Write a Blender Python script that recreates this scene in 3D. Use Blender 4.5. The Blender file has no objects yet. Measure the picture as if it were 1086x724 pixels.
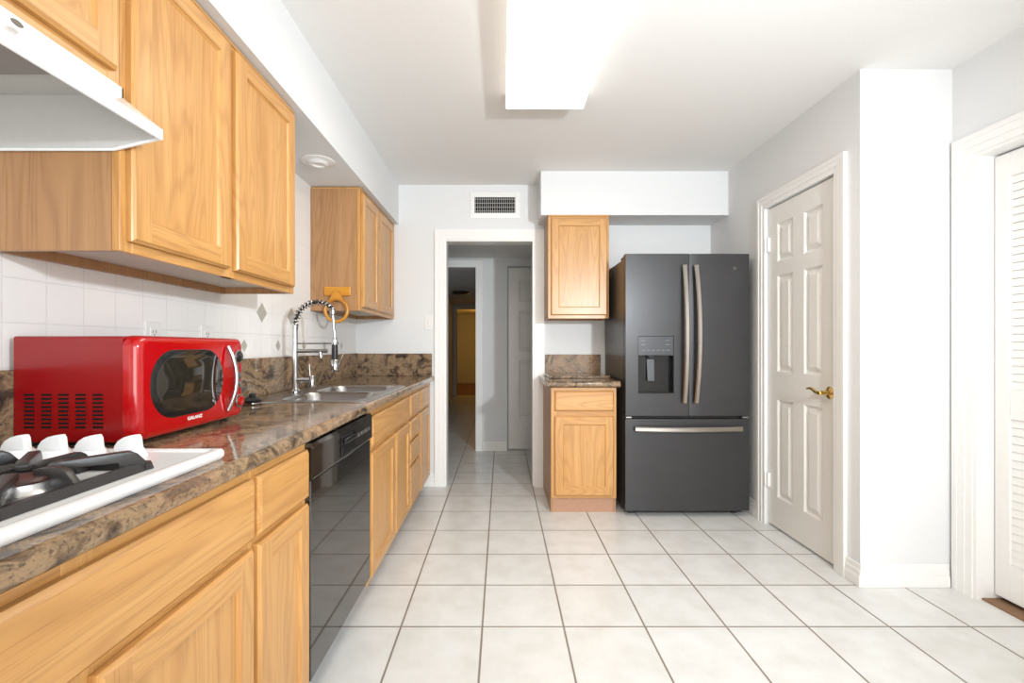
import bpy, bmesh, math, random
from mathutils import Vector, Matrix

random.seed(7)
SC = bpy.context.scene
COL = SC.collection
PI = math.pi

# ------------------------------------------------------------------ camera
cam_d = bpy.data.cameras.new('camera')
cam_d.sensor_width = 36.0
cam_d.lens = 495.0 / 1086.0 * 36.0
cam_d.shift_x = 11.0 / 1086.0
cam_d.shift_y = 5.0 / 1086.0
cam_d.clip_start = 0.02
cam = bpy.data.objects.new('camera', cam_d)
COL.objects.link(cam)
CAMZ = 1.132
cam.location = (0, 0, CAMZ)
cam.rotation_euler = (PI / 2, 0, 0)
SC.camera = cam

# ------------------------------------------------------------------ light
SC.view_settings.view_transform = 'Standard'
SC.view_settings.look = 'None'
SC.view_settings.gamma = 1.0
SC.view_settings.use_curve_mapping = False
SC.view_settings.exposure = 0.63

world = bpy.data.worlds.new('world')
SC.world = world
world.use_nodes = True
wbg = world.node_tree.nodes['Background']
wbg.inputs[0].default_value = (0.85, 0.93, 1.0, 1)
wbg.inputs[1].default_value = 0.2


def area_light(name, loc, target, sx, sy, power, color):
    d = bpy.data.lights.new(name, 'AREA')
    d.shape = 'RECTANGLE'
    d.size, d.size_y = sx, sy
    d.energy = power
    d.color = color
    o = bpy.data.objects.new(name, d)
    COL.objects.link(o)
    o.location = loc
    o.rotation_euler = (Vector(target) - Vector(loc)).to_track_quat('-Z', 'Y').to_euler()
    return o


# photographer's flash to the right of the camera (its shadows show on the ceiling and beside the soffit)
fl = bpy.data.lights.new('flash', 'SPOT')
fl.energy, fl.color, fl.shadow_soft_size = 176.0, (0.86, 0.94, 1.0), 0.06
fl.spot_size, fl.spot_blend = math.radians(116), 1.0
flo = bpy.data.objects.new('flash', fl)
COL.objects.link(flo)
flo.location = (1.26, -0.10, 1.64)
flo.rotation_euler = (Vector((-0.10, 3.2, 1.38)) - Vector(flo.location)).to_track_quat('-Z', 'Y').to_euler()
# daylight through the wide patio opening behind the camera
area_light('patio_daylight', (0.75, -2.35, 1.15), (0.45, 3.0, 1.05), 2.6, 1.9, 62.0, (1.0, 0.985, 0.955))
# warm lamp in the room at the end of the hall, dim lamp in the hall
p = bpy.data.lights.new('bedroom_lamp', 'POINT'); p.energy = 6.5; p.color = (1.0, 0.50, 0.07); p.shadow_soft_size = 0.15
po = bpy.data.objects.new('bedroom_lamp', p); COL.objects.link(po); po.location = (-0.4, 12.3, 1.7)

# ------------------------------------------------------------------ materials
def new_mat(name):
    m = bpy.data.materials.new(name)
    m.use_nodes = True
    nt = m.node_tree
    b = nt.nodes['Principled BSDF']
    return m, nt, b


def N(nt, t, **kw):
    n = nt.nodes.new(t)
    for k, v in kw.items():
        setattr(n, k, v)
    return n


def srgb(r, g, b):
    f = lambda c: (c / 255 / 12.92) if c / 255 <= 0.04045 else ((c / 255 + 0.055) / 1.055) ** 2.4
    return (f(r), f(g), f(b), 1)


def ramp(nt, stops, interp='LINEAR'):
    r = nt.nodes.new('ShaderNodeValToRGB')
    r.color_ramp.interpolation = interp
    el = r.color_ramp.elements
    while len(el) < len(stops):
        el.new(0.5)
    for e, (p, c) in zip(el, stops):
        e.position = p
        e.color = c
    return r


def plain(name, col, rough=0.5, metal=0.0, bump=0.0, bscale=60, coat=0.0, var=0.0, spec=0.5):
    m, nt, b = new_mat(name)
    b.inputs['Base Color'].default_value = col
    b.inputs['Roughness'].default_value = rough
    b.inputs['Metallic'].default_value = metal
    b.inputs['Coat Weight'].default_value = coat
    b.inputs['Coat Roughness'].default_value = 0.05
    b.inputs['Specular IOR Level'].default_value = spec
    tc = N(nt, 'ShaderNodeTexCoord')
    no = N(nt, 'ShaderNodeTexNoise')
    no.inputs['Scale'].default_value = bscale
    no.inputs['Detail'].default_value = 3
    nt.links.new(tc.outputs['Object'], no.inputs['Vector'])
    if bump > 0:
        bp = N(nt, 'ShaderNodeBump')
        bp.inputs['Strength'].default_value = bump
        bp.inputs['Distance'].default_value = 0.002
        nt.links.new(no.outputs['Fac'], bp.inputs['Height'])
        nt.links.new(bp.outputs['Normal'], b.inputs['Normal'])
    d = var if var > 0 else 0.015
    lo = tuple(max(0, c * (1 - d)) for c in col[:3]) + (1,)
    hi = tuple(min(1, c * (1 + d)) for c in col[:3]) + (1,)
    rp = ramp(nt, [(0.3, lo), (0.7, hi)])
    nt.links.new(no.outputs['Fac'], rp.inputs['Fac'])
    nt.links.new(rp.outputs['Color'], b.inputs['Base Color'])
    return m


def brick_mat(name, axes, origin, size, mortar, c_tile, c_tile2, c_mortar, rough, bump, mottle_scale):
    """square tiles: axes = which two world axes carry the grid"""
    m, nt, b = new_mat(name)
    tc = N(nt, 'ShaderNodeTexCoord')
    sep = N(nt, 'ShaderNodeSeparateXYZ')
    nt.links.new(tc.outputs['Object'], sep.inputs[0])
    cmb = N(nt, 'ShaderNodeCombineXYZ')
    for i, ax in enumerate(axes):
        a = N(nt, 'ShaderNodeMath', operation='SUBTRACT')
        nt.links.new(sep.outputs[ax], a.inputs[0])
        a.inputs[1].default_value = origin[i] - 40 * size
        nt.links.new(a.outputs[0], cmb.inputs[i])
    br = N(nt, 'ShaderNodeTexBrick')
    br.offset = 0.0
    br.squash = 1.0
    br.inputs['Scale'].default_value = 1.0
    br.inputs['Mortar Size'].default_value = mortar
    br.inputs['Mortar Smooth'].default_value = 0.3
    br.inputs['Bias'].default_value = 0.0
    br.inputs['Brick Width'].default_value = size
    br.inputs['Row Height'].default_value = size
    br.inputs['Color1'].default_value = c_tile
    br.inputs['Color2'].default_value = c_tile2
    br.inputs['Mortar'].default_value = c_mortar
    nt.links.new(cmb.outputs[0], br.inputs['Vector'])
    no = N(nt, 'ShaderNodeTexNoise')
    no.inputs['Scale'].default_value = mottle_scale
    no.inputs['Detail'].default_value = 5
    no.inputs['Roughness'].default_value = 0.62
    nt.links.new(tc.outputs['Object'], no.inputs['Vector'])
    rp = ramp(nt, [(0.32, (0.90, 0.885, 0.862, 1)), (0.62, (1, 1, 1, 1))])
    nt.links.new(no.outputs['Fac'], rp.inputs['Fac'])
    mx = N(nt, 'ShaderNodeMix', data_type='RGBA', blend_type='MULTIPLY')
    mx.inputs['Factor'].default_value = 1.0 if mottle_scale < 20 else 0.1
    nt.links.new(br.outputs['Color'], mx.inputs['A'])
    nt.links.new(rp.outputs['Color'], mx.inputs['B'])
    nt.links.new(mx.outputs['Result'], b.inputs['Base Color'])
    rr = N(nt, 'ShaderNodeMapRange')
    rr.inputs['To Min'].default_value = rough
    rr.inputs['To Max'].default_value = 0.8
    nt.links.new(br.outputs['Fac'], rr.inputs['Value'])
    nt.links.new(rr.outputs[0], b.inputs['Roughness'])
    bp = N(nt, 'ShaderNodeBump', invert=True)
    bp.inputs['Strength'].default_value = bump
    bp.inputs['Distance'].default_value = 0.002
    nt.links.new(br.outputs['Fac'], bp.inputs['Height'])
    nt.links.new(bp.outputs['Normal'], b.inputs['Normal'])
    return m


def oak(name, axis, light, mid, dark, rough=0.33):
    m, nt, b = new_mat(name)
    tc = N(nt, 'ShaderNodeTexCoord')
    oi = N(nt, 'ShaderNodeObjectInfo')
    mul = N(nt, 'ShaderNodeMath', operation='MULTIPLY')
    mul.inputs[1].default_value = 37.0
    nt.links.new(oi.outputs['Random'], mul.inputs[0])
    add = N(nt, 'ShaderNodeVectorMath', operation='ADD')
    nt.links.new(tc.outputs['Object'], add.inputs[0])
    nt.links.new(mul.outputs[0], add.inputs[1])

    def stretched(along, across, detail, dist):
        mp = N(nt, 'ShaderNodeMapping')
        s = [across] * 3
        s[axis] = along
        mp.inputs['Scale'].default_value = s
        nt.links.new(add.outputs[0], mp.inputs['Vector'])
        n = N(nt, 'ShaderNodeTexNoise')
        n.inputs['Scale'].default_value = 1.0
        n.inputs['Detail'].default_value = detail
        n.inputs['Distortion'].default_value = dist
        nt.links.new(mp.outputs[0], n.inputs['Vector'])
        return n
    cath = stretched(0.75, 6.5, 1.2, 0.3)          # cathedral figure
    k = N(nt, 'ShaderNodeMath', operation='MULTIPLY')
    k.inputs[1].default_value = 115.0
    nt.links.new(cath.outputs['Fac'], k.inputs[0])
    sn = N(nt, 'ShaderNodeMath', operation='SINE')
    nt.links.new(k.outputs[0], sn.inputs[0])
    rings = N(nt, 'ShaderNodeMapRange')
    rings.inputs['From Min'].default_value = -1
    rings.inputs['From Max'].default_value = 1
    nt.links.new(sn.outputs[0], rings.inputs['Value'])
    pw = N(nt, 'ShaderNodeMath', operation='POWER')
    pw.inputs[1].default_value = 3.0
    nt.links.new(rings.outputs[0], pw.inputs[0])
    pores = stretched(6.0, 280.0, 2.0, 0.0)
    broad = stretched(0.7, 22.0, 3.0, 0.1)
    r1 = ramp(nt, [(0.30, mid), (0.68, light)])
    nt.links.new(broad.outputs['Fac'], r1.inputs['Fac'])
    mx = N(nt, 'ShaderNodeMix', data_type='RGBA')
    f = N(nt, 'ShaderNodeMath', operation='MULTIPLY')
    f.inputs[1].default_value = 0.26
    nt.links.new(pw.outputs[0], f.inputs[0])
    nt.links.new(f.outputs[0], mx.inputs['Factor'])
    nt.links.new(r1.outputs['Color'], mx.inputs['A'])
    mx.inputs['B'].default_value = dark
    mx2 = N(nt, 'ShaderNodeMix', data_type='RGBA')
    pr = ramp(nt, [(0.56, (0, 0, 0, 1)), (0.72, (1, 1, 1, 1))])
    nt.links.new(pores.outputs['Fac'], pr.inputs['Fac'])
    pf = N(nt, 'ShaderNodeMath', operation='MULTIPLY')
    pf.inputs[1].default_value = 0.45
    nt.links.new(pr.outputs['Color'], pf.inputs[0])
    nt.links.new(pf.outputs[0], mx2.inputs['Factor'])
    nt.links.new(mx.outputs['Result'], mx2.inputs['A'])
    mx2.inputs['B'].default_value = dark
    nt.links.new(mx2.outputs['Result'], b.inputs['Base Color'])
    b.inputs['Roughness'].default_value = rough
    b.inputs['Coat Weight'].default_value = 0.10
    b.inputs['Coat Roughness'].default_value = 0.30
    return m


def granite(name):
    m, nt, b = new_mat(name)
    tc = N(nt, 'ShaderNodeTexCoord')
    # slow warp of the layers
    wn = N(nt, 'ShaderNodeTexNoise')
    wn.inputs['Scale'].default_value = 3.2
    wn.inputs['Detail'].default_value = 3
    nt.links.new(tc.outputs['Object'], wn.inputs['Vector'])
    sub = N(nt, 'ShaderNodeVectorMath', operation='SUBTRACT')
    sub.inputs[1].default_value = (0.5, 0.5, 0.5)
    nt.links.new(wn.outputs['Color'], sub.inputs[0])
    sc = N(nt, 'ShaderNodeVectorMath', operation='SCALE')
    sc.inputs['Scale'].default_value = 0.42
    nt.links.new(sub.outputs[0], sc.inputs[0])
    ad = N(nt, 'ShaderNodeVectorMath', operation='ADD')
    nt.links.new(tc.outputs['Object'], ad.inputs[0])
    nt.links.new(sc.outputs[0], ad.inputs[1])
    mp = N(nt, 'ShaderNodeMapping')
    mp.inputs['Rotation'].default_value = (0.30, 0.25, 0.40)
    mp.inputs['Scale'].default_value = (15.0, 5.5, 21.0)
    nt.links.new(ad.outputs[0], mp.inputs['Vector'])
    ly = N(nt, 'ShaderNodeTexNoise')
    ly.inputs['Scale'].default_value = 1.0
    ly.inputs['Detail'].default_value = 7
    ly.inputs['Roughness'].default_value = 0.68
    nt.links.new(mp.outputs[0], ly.inputs['Vector'])
    r1 = ramp(nt, [(0.30, srgb(38, 34, 32)), (0.40, srgb(76, 64, 54)), (0.47, srgb(118, 98, 78)),
                   (0.54, srgb(156, 131, 102)), (0.61, srgb(112, 94, 76)), (0.70, srgb(164, 140, 112))])
    nt.links.new(ly.outputs['Fac'], r1.inputs['Fac'])
    cl = N(nt, 'ShaderNodeTexNoise')
    cl.inputs['Scale'].default_value = 4.5
    cl.inputs['Detail'].default_value = 4
    nt.links.new(ad.outputs[0], cl.inputs['Vector'])
    rc = ramp(nt, [(0.52, (0, 0, 0, 1)), (0.70, (0.55, 0.55, 0.55, 1))])
    nt.links.new(cl.outputs['Fac'], rc.inputs['Fac'])
    mx = N(nt, 'ShaderNodeMix', data_type='RGBA')
    nt.links.new(rc.outputs['Color'], mx.inputs['Factor'])
    nt.links.new(r1.outputs['Color'], mx.inputs['A'])
    mx.inputs['B'].default_value = srgb(176, 138, 108)
    sp = N(nt, 'ShaderNodeTexNoise')
    sp.inputs['Scale'].default_value = 130
    sp.inputs['Detail'].default_value = 3
    nt.links.new(tc.outputs['Object'], sp.inputs['Vector'])
    rs = ramp(nt, [(0.56, (0, 0, 0, 1)), (0.68, (0.7, 0.7, 0.7, 1))])
    nt.links.new(sp.outputs['Fac'], rs.inputs['Fac'])
    mx2 = N(nt, 'ShaderNodeMix', data_type='RGBA')
    nt.links.new(rs.outputs['Color'], mx2.inputs['Factor'])
    nt.links.new(mx.outputs['Result'], mx2.inputs['A'])
    mx2.inputs['B'].default_value = srgb(62, 56, 52)
    nt.links.new(mx2.outputs['Result'], b.inputs['Base Color'])
    b.inputs['Roughness'].default_value = 0.10
    b.inputs['Specular IOR Level'].default_value = 0.22
    return m


def emit(name, col, strength):
    m, nt, b = new_mat(name)
    b.inputs['Base Color'].default_value = (0.9, 0.9, 0.9, 1)
    b.inputs['Emission Color'].default_value = col
    b.inputs['Emission Strength'].default_value = strength
    b.inputs['Roughness'].default_value = 0.35
    return m


TILE = 0.3285
M = {}
M['wall'] = plain('white_wall_paint', (0.735, 0.742, 0.745, 1), 0.75, bump=0.10, bscale=140)
M['ceil'] = plain('ceiling_paint', (0.82, 0.81, 0.795, 1), 0.85, bump=0.2, bscale=150)
M['trim'] = plain('white_trim_gloss', (0.84, 0.835, 0.82, 1), 0.35)
M['door_paint'] = plain('warm_white_door_paint', (0.78, 0.765, 0.73, 1), 0.35)
M['floor'] = brick_mat('cream_floor_tile', (0, 1), (-0.078, 1.885), TILE, 0.0046,
                       srgb(226, 226, 225), srgb(222, 222, 220), srgb(140, 130, 119), 0.26, 0.5, 7)
M['wtile'] = brick_mat('white_wall_tile', (1, 2), (1.2055, 1.081), 0.1078, 0.0018,
                       srgb(238, 236, 234), srgb(236, 234, 232), srgb(222, 220, 219), 0.14, 0.5, 60)
oak_l, oak_m, oak_d = srgb(204, 155, 94), srgb(190, 138, 77), srgb(140, 90, 44)
M['oak_x'] = oak('honey_oak_grain_x', 0, oak_l, oak_m, oak_d)
M['oak_y'] = oak('honey_oak_grain_y', 1, oak_l, oak_m, oak_d)
M['oak_z'] = oak('honey_oak_grain_z', 2, oak_l, oak_m, oak_d)
M['veneer'] = oak('oak_veneer_side', 2, srgb(176, 134, 92), srgb(163, 120, 80), srgb(124, 84, 54), 0.4)
M['ring_oak'] = oak('golden_oak_ring', 0, srgb(214, 150, 50), srgb(190, 124, 34), srgb(140, 86, 20), 0.3)
M['pale_under'] = plain('pale_cabinet_underside', srgb(206, 196, 182), 0.6)
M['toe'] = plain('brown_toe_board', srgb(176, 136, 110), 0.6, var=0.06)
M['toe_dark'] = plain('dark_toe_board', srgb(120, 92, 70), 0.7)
M['granite'] = granite('brown_veined_granite')
M['red'] = plain('glossy_red_enamel', srgb(172, 2, 10), 0.15, coat=0.6)
M['red_side'] = plain('red_painted_steel', srgb(140, 2, 9), 0.24, coat=0.25)
M['black_gloss'] = plain('black_gloss', (0.010, 0.010, 0.011, 1), 0.06)
M['dw_black'] = plain('dishwasher_black_gloss', (0.012, 0.011, 0.010, 1), 0.04, spec=0.8)
M['dw_black'].node_tree.nodes['Principled BSDF'].inputs['IOR'].default_value = 1.62
M['black'] = plain('black_plastic', (0.013, 0.013, 0.014, 1), 0.4)
M['glass_dark'] = plain('dark_oven_glass', (0.02, 0.017, 0.012, 1), 0.03, spec=0.8)
M['iron'] = plain('cast_iron_enamel', (0.028, 0.026, 0.026, 1), 0.34, bump=0.15, bscale=300)
M['cap'] = plain('burner_cap_enamel', (0.06, 0.03, 0.025, 1), 0.25)
M['alu'] = plain('burner_aluminium', (0.62, 0.62, 0.62, 1), 0.35, metal=1)
M['chrome'] = plain('chrome', (0.52, 0.52, 0.53, 1), 0.09, metal=1)
M['steel'] = plain('brushed_steel', (0.46, 0.455, 0.45, 1), 0.24, metal=1)
M['handle_steel'] = plain('warm_handle_steel', (0.46, 0.425, 0.395, 1), 0.25, metal=1)
M['slate'] = plain('slate_fridge_steel', (0.048, 0.047, 0.049, 1), 0.33, metal=0.4, var=0.03, bscale=8)
M['slate_side'] = plain('fridge_side_paint', (0.055, 0.052, 0.05, 1), 0.30)
M['slate_panel'] = plain('dispenser_panel_gloss', (0.058, 0.060, 0.066, 1), 0.28, metal=0.3)
M['white_gloss'] = plain('white_appliance_enamel', (0.84, 0.85, 0.86, 1), 0.16)
M['white_plastic'] = plain('white_plastic', (0.80, 0.79, 0.77, 1), 0.35)
M['hood_in'] = plain('hood_grey_underside', (0.56, 0.56, 0.54, 1), 0.5)
M['filter'] = plain('hood_filter_mesh', (0.34, 0.33, 0.32, 1), 0.4, metal=0.6)
M['brass'] = plain('polished_brass', (0.78, 0.55, 0.20, 1), 0.15, metal=1)
M['diffuser'] = emit('lamp_diffuser', (1.0, 0.90, 0.75, 1), 6.2)
M['diffuser_side'] = emit('lamp_diffuser_side', (1.0, 0.93, 0.82, 1), 0.75)
M['lamp_white'] = plain('lamp_frame_white', (0.84, 0.82, 0.78, 1), 0.4)
M['vent_dark'] = plain('vent_void', (0.012, 0.010, 0.010, 1), 0.9, spec=0.1)
M['vent_slat'] = plain('vent_slat_grey', (0.42, 0.41, 0.39, 1), 0.5)
M['inlay'] = plain('grey_stone_inlay', srgb(176, 172, 162), 0.3, var=0.25, bscale=160)
M['carpet'] = plain('tan_carpet', srgb(142, 110, 84), 0.95, bump=0.4, bscale=400, var=0.3)
M['wood_floor'] = plain('brown_wood_floor', srgb(120, 66, 34), 0.4, var=0.15, bscale=20)
M['white_ink'] = plain('white_ink', (0.82, 0.82, 0.82, 1), 0.4)
M['grey_ink'] = plain('grey_ink', (0.22, 0.225, 0.235, 1), 0.5)
M['badge_brown'] = plain('dark_badge', (0.05, 0.04, 0.035, 1), 0.3)
M['seal'] = plain('dark_seal', (0.02, 0.02, 0.02, 1), 0.6)


# ------------------------------------------------------------------ mesh helpers
ORG = {}     # world position of each object's origin


class MB:
    def __init__(self):
        self.bm = bmesh.new()

    # axis aligned box, optional bevel
    def box(self, x0, x1, y0, y1, z0, z1, bev=0.0, mi=0, seg=1):
        t = bmesh.new()
        bmesh.ops.create_cube(t, size=1.0)
        sx, sy, sz = abs(x1 - x0), abs(y1 - y0), abs(z1 - z0)
        for v in t.verts:
            v.co = Vector((v.co.x * sx + (x0 + x1) / 2, v.co.y * sy + (y0 + y1) / 2, v.co.z * sz + (z0 + z1) / 2))
        if bev > 0:
            bmesh.ops.bevel(t, geom=t.edges[:], offset=min(bev, 0.45 * min(sx, sy, sz)), segments=seg, profile=0.5, affect='EDGES')
        self.take(t, mi)
        return self

    def take(self, t, mi=0, mat=None):
        vs = {}
        for v in t.verts:
            vs[v] = self.bm.verts.new(mat @ v.co if mat is not None else v.co)
        for f in t.faces:
            try:
                nf = self.bm.faces.new([vs[v] for v in f.verts])
                nf.material_index = mi
            except ValueError:
                pass
        t.free()

    def quad(self, pts, mi=0):
        f = self.bm.faces.new([self.bm.verts.new(Vector(p)) for p in pts])
        f.material_index = mi
        return f

    # extrude a polygon: pts are 3d, vec is the extrusion
    def prism(self, pts, vec, mi=0, bev=0.0, seg=2):
        t = bmesh.new()
        a = [t.verts.new(Vector(p)) for p in pts]
        b = [t.verts.new(Vector(p) + Vector(vec)) for p in pts]
        n = len(pts)
        t.faces.new(a)
        t.faces.new(list(reversed(b)))
        for i in range(n):
            t.faces.new((a[i], b[i], b[(i + 1) % n], a[(i + 1) % n]))
        if bev > 0:
            bmesh.ops.bevel(t, geom=t.edges[:], offset=bev, segments=seg, profile=0.5, affect='EDGES')
        self.take(t, mi)
        return self

    # profile [(r, h)] turned about an axis through c
    def lathe(self, c, prof, axis='z', n=24, mi=0, a0=0.0):
        c = Vector(c)
        rings = []
        for r, h in prof:
            ring = []
            if r < 1e-6:
                ring = [self.bm.verts.new(c + ax3(axis, 0, 0, h))]
            else:
                for i in range(n):
                    a = a0 + 2 * PI * i / n
                    ring.append(self.bm.verts.new(c + ax3(axis, r * math.cos(a), r * math.sin(a), h)))
            rings.append(ring)
        for A, B in zip(rings[:-1], rings[1:]):
            for i in range(n):
                j = (i + 1) % n
                if len(A) == 1 and len(B) == 1:
                    continue
                if len(A) == 1:
                    vs = (A[0], B[j], B[i])
                elif len(B) == 1:
                    vs = (A[i], A[j], B[0])
                else:
                    vs = (A[i], A[j], B[j], B[i])
                f = self.bm.faces.new(vs)
                f.material_index = mi
        for R in (rings[0], rings[-1]):
            if len(R) > 2:
                f = self.bm.faces.new(R)
                f.material_index = mi
        return self

    # tube along a polyline, r may be a list
    def tube(self, pts, r, n=10, closed=False, mi=0):
        P = [Vector(p) for p in pts]
        m = len(P)
        rr = r if isinstance(r, (list, tuple)) else [r] * m
        T = []
        for i in range(m):
            if closed:
                d = P[(i + 1) % m] - P[i - 1]
            else:
                d = P[min(i + 1, m - 1)] - P[max(i - 1, 0)]
            T.append(d.normalized())
        u = T[0].orthogonal().normalized()
        rings = []
        for i in range(m):
            u = (u - T[i] * u.dot(T[i])).normalized()
            w = T[i].cross(u)
            rings.append([self.bm.verts.new(P[i] + (u * math.cos(2 * PI * k / n) + w * math.sin(2 * PI * k / n)) * rr[i]) for k in range(n)])
        for i in range(m if closed else m - 1):
            A, B = rings[i], rings[(i + 1) % m]
            for k in range(n):
                f = self.bm.faces.new((A[k], A[(k + 1) % n], B[(k + 1) % n], B[k]))
                f.material_index = mi
        if not closed:
            for R in (rings[0], rings[-1]):
                f = self.bm.faces.new(R)
                f.material_index = mi
        return self

    # loft between rectangular / polygonal loops of equal length
    def loft(self, loops, mi=0, cap=(True, True)):
        R = [[self.bm.verts.new(Vector(p)) for p in L] for L in loops]
        n = len(R[0])
        for A, B in zip(R[:-1], R[1:]):
            for k in range(n):
                f = self.bm.faces.new((A[k], A[(k + 1) % n], B[(k + 1) % n], B[k]))
                f.material_index = mi
        if cap[0]:
            self.bm.faces.new(R[0]).material_index = mi
        if cap[1]:
            self.bm.faces.new(list(reversed(R[-1]))).material_index = mi
        return self

    def build(self, name, mats, parent=None, origin=None, smooth=False):
        bmesh.ops.recalc_face_normals(self.bm, faces=self.bm.faces[:])
        if parent is not None:
            org = ORG[parent.name]
        elif origin is not None:
            org = Vector(origin)
        else:
            xs = [v.co for v in self.bm.verts]
            lo = Vector([min(v[i] for v in xs) for i in range(3)])
            hi = Vector([max(v[i] for v in xs) for i in range(3)])
            org = Vector(((lo.x + hi.x) / 2, (lo.y + hi.y) / 2, lo.z))
        for v in self.bm.verts:
            v.co -= org
        me = bpy.data.meshes.new(name)
        self.bm.to_mesh(me)
        self.bm.free()
        for mt in (mats if isinstance(mats, (list, tuple)) else [mats]):
            me.materials.append(mt)
        o = bpy.data.objects.new(name, me)
        COL.objects.link(o)
        ORG[o.name] = org
        if parent is not None:
            o.parent = parent
        else:
            o.location = org
        if smooth:
            for p in me.polygons:
                p.use_smooth = True
            try:
                me.set_sharp_from_angle(angle=math.radians(38))
            except Exception:
                pass
        return o


def ax3(axis, a, b, h):
    if axis == 'z':
        return Vector((a, b, h))
    if axis == 'x':
        return Vector((h, a, b))
    return Vector((b, h, a))       # 'y'


def empty(name, loc):
    o = bpy.data.objects.new(name, None)
    COL.objects.link(o)
    o.location = loc
    o.empty_display_size = 0.05
    ORG[o.name] = Vector(loc)
    return o


def tag(o, label, cat, group=None):
    o['label'] = label
    o['category'] = cat
    if group:
        o['group'] = group
    return o


def struct(o, label=None):
    o['kind'] = 'structure'
    if label:
        o['label'] = label
    return o


def text(body, name, mat, parent, loc, rot, size, sx=1.0, ext=0.0003, bold=0.0):
    c = bpy.data.curves.new(name, 'FONT')
    c.body = body
    c.size = size
    c.align_x = 'CENTER'
    c.align_y = 'CENTER'
    c.extrude = ext
    c.offset = bold
    t = bpy.data.objects.new(name + '_curve', c)
    COL.objects.link(t)
    dg = bpy.context.evaluated_depsgraph_get()
    me = bpy.data.meshes.new_from_object(t.evaluated_get(dg))
    bpy.data.objects.remove(t)
    bpy.data.curves.remove(c)
    me.name = name
    me.materials.clear()
    me.materials.append(mat)
    o = bpy.data.objects.new(name, me)
    COL.objects.link(o)
    o.parent = parent
    o.location = Vector(loc) - ORG[parent.name]
    o.rotation_euler = rot
    o.scale = (sx, 1, 1)
    return o


# ------------------------------------------------------------------ dimensions
XL, YB, ZC = -1.175, 3.775, 2.436       # left tiled wall, back wall, ceiling
XR, YR, XR2 = 1.69, 2.20, 2.125         # pantry wall, return wall, closet wall
YF = -2.2                               # wall behind the camera
DL, DR, DT = -0.459, 0.262, 1.992       # doorway to the hall

# ------------------------------------------------------------------ structure
o = MB().box(-1.5, 3.1, -2.3, 14.5, -0.12, 0.0).build('floor', M['floor'], origin=(0, 0, 0)); struct(o)
o = MB().box(XL - 0.12, XR2 + 0.95, YF - 0.1, YB + 0.12, ZC, ZC + 0.1).build('ceiling', M['ceil'], origin=(0, 0, 0)); struct(o)
o = MB().box(XL - 0.12, XL, YF, YB, 0, ZC).build('wall_left', M['wtile'], origin=(0, 0, 0)); struct(o)
wl = o
# stone inlays set in the tile
def inlay(y, z, hy, hz):
    m = MB()
    m.prism([(XL + 0.0006, y - hy, z), (XL + 0.0006, y, z - hz), (XL + 0.0006, y + hy, z), (XL + 0.0006, y, z + hz)], (0.0014, 0, 0))
    m.build('tile_inlay', M['inlay'], wl)
for y in (2.285, 2.608):
    inlay(y, 1.297, 0.048, 0.048)
for k in range(5):
    inlay(2.128 + 0.3232 * k, 1.135, 0.026, 0.028)

mb = MB()
mb.box(XL - 0.12, DL, YB, YB + 0.12, 0, ZC)
mb.box(DR, XR, YB, YB + 0.12, 0, ZC)
mb.box(DL, DR, YB, YB + 0.12, DT, ZC)
struct(mb.build('wall_back', M['wall'], origin=(0, 0, 0)))
# pantry wall with door opening  Y 2.36 - 2.985
PD0, PD1, PDT = 2.362, 2.984, 2.008
mb = MB()
mb.box(XR, XR + 0.115, YR, PD0, 0, ZC)
mb.box(XR, XR + 0.115, PD1, YB + 0.12, 0, ZC)
mb.box(XR, XR + 0.115, PD0, PD1, PDT, ZC)
struct(mb.build('wall_right', M['wall'], origin=(0, 0, 0)))
mb = MB().box(XR + 0.115, XR2 + 0.1, YR, YR + 0.115, 0, ZC)
struct(mb.build('wall_return', M['wall'], origin=(0, 0, 0)))
# closet wall with louvre door opening
CD0, CD1, CDT = 0.62, 2.10, 1.995
mb = MB()
mb.box(XR2, XR2 + 0.12, CD1, YR, 0, ZC)
mb.box(XR2, XR2 + 0.12, YF, CD0, 0, ZC)
mb.box(XR2, XR2 + 0.12, CD0, CD1, CDT, ZC)
struct(mb.build('wall_closet', M['wall'], origin=(0, 0, 0)))
mb = MB()
mb.box(XR2 + 0.90, XR2 + 0.95, 0.4, 2.3, 0, ZC)
mb.box(XR2 + 0.12, XR2 + 0.90, 0.35, 0.42, 0, ZC)
mb.box(XR2 + 0.12, XR2 + 0.90, 2.20, 2.30, 0, ZC)
struct(mb.build('wall_closet_back', M['wall'], origin=(0, 0, 0)))
# wall behind the camera: wide patio opening
mb = MB()
mb.box(XL - 0.12, -0.60, YF - 0.1, YF, 0, ZC)
mb.box(2.08, XR2 + 0.95, YF - 0.1, YF, 0, ZC)
mb.box(-0.60, 2.08, YF - 0.1, YF, 2.12, ZC)
struct(mb.build('wall_front', M['wall'], origin=(0, 0, 0)))
# soffits
SFX, SFZ = -0.833, 2.116
struct(MB().box(XL, SFX, YF, YB, SFZ, ZC).build('wall_soffit_left', M['wall'], origin=(0, 0, 0)))
struct(MB().box(0.293, XR, 3.48, YB, 2.109, ZC).build('wall_soffit_back', M['wall'], origin=(0, 0, 0)))


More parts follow.
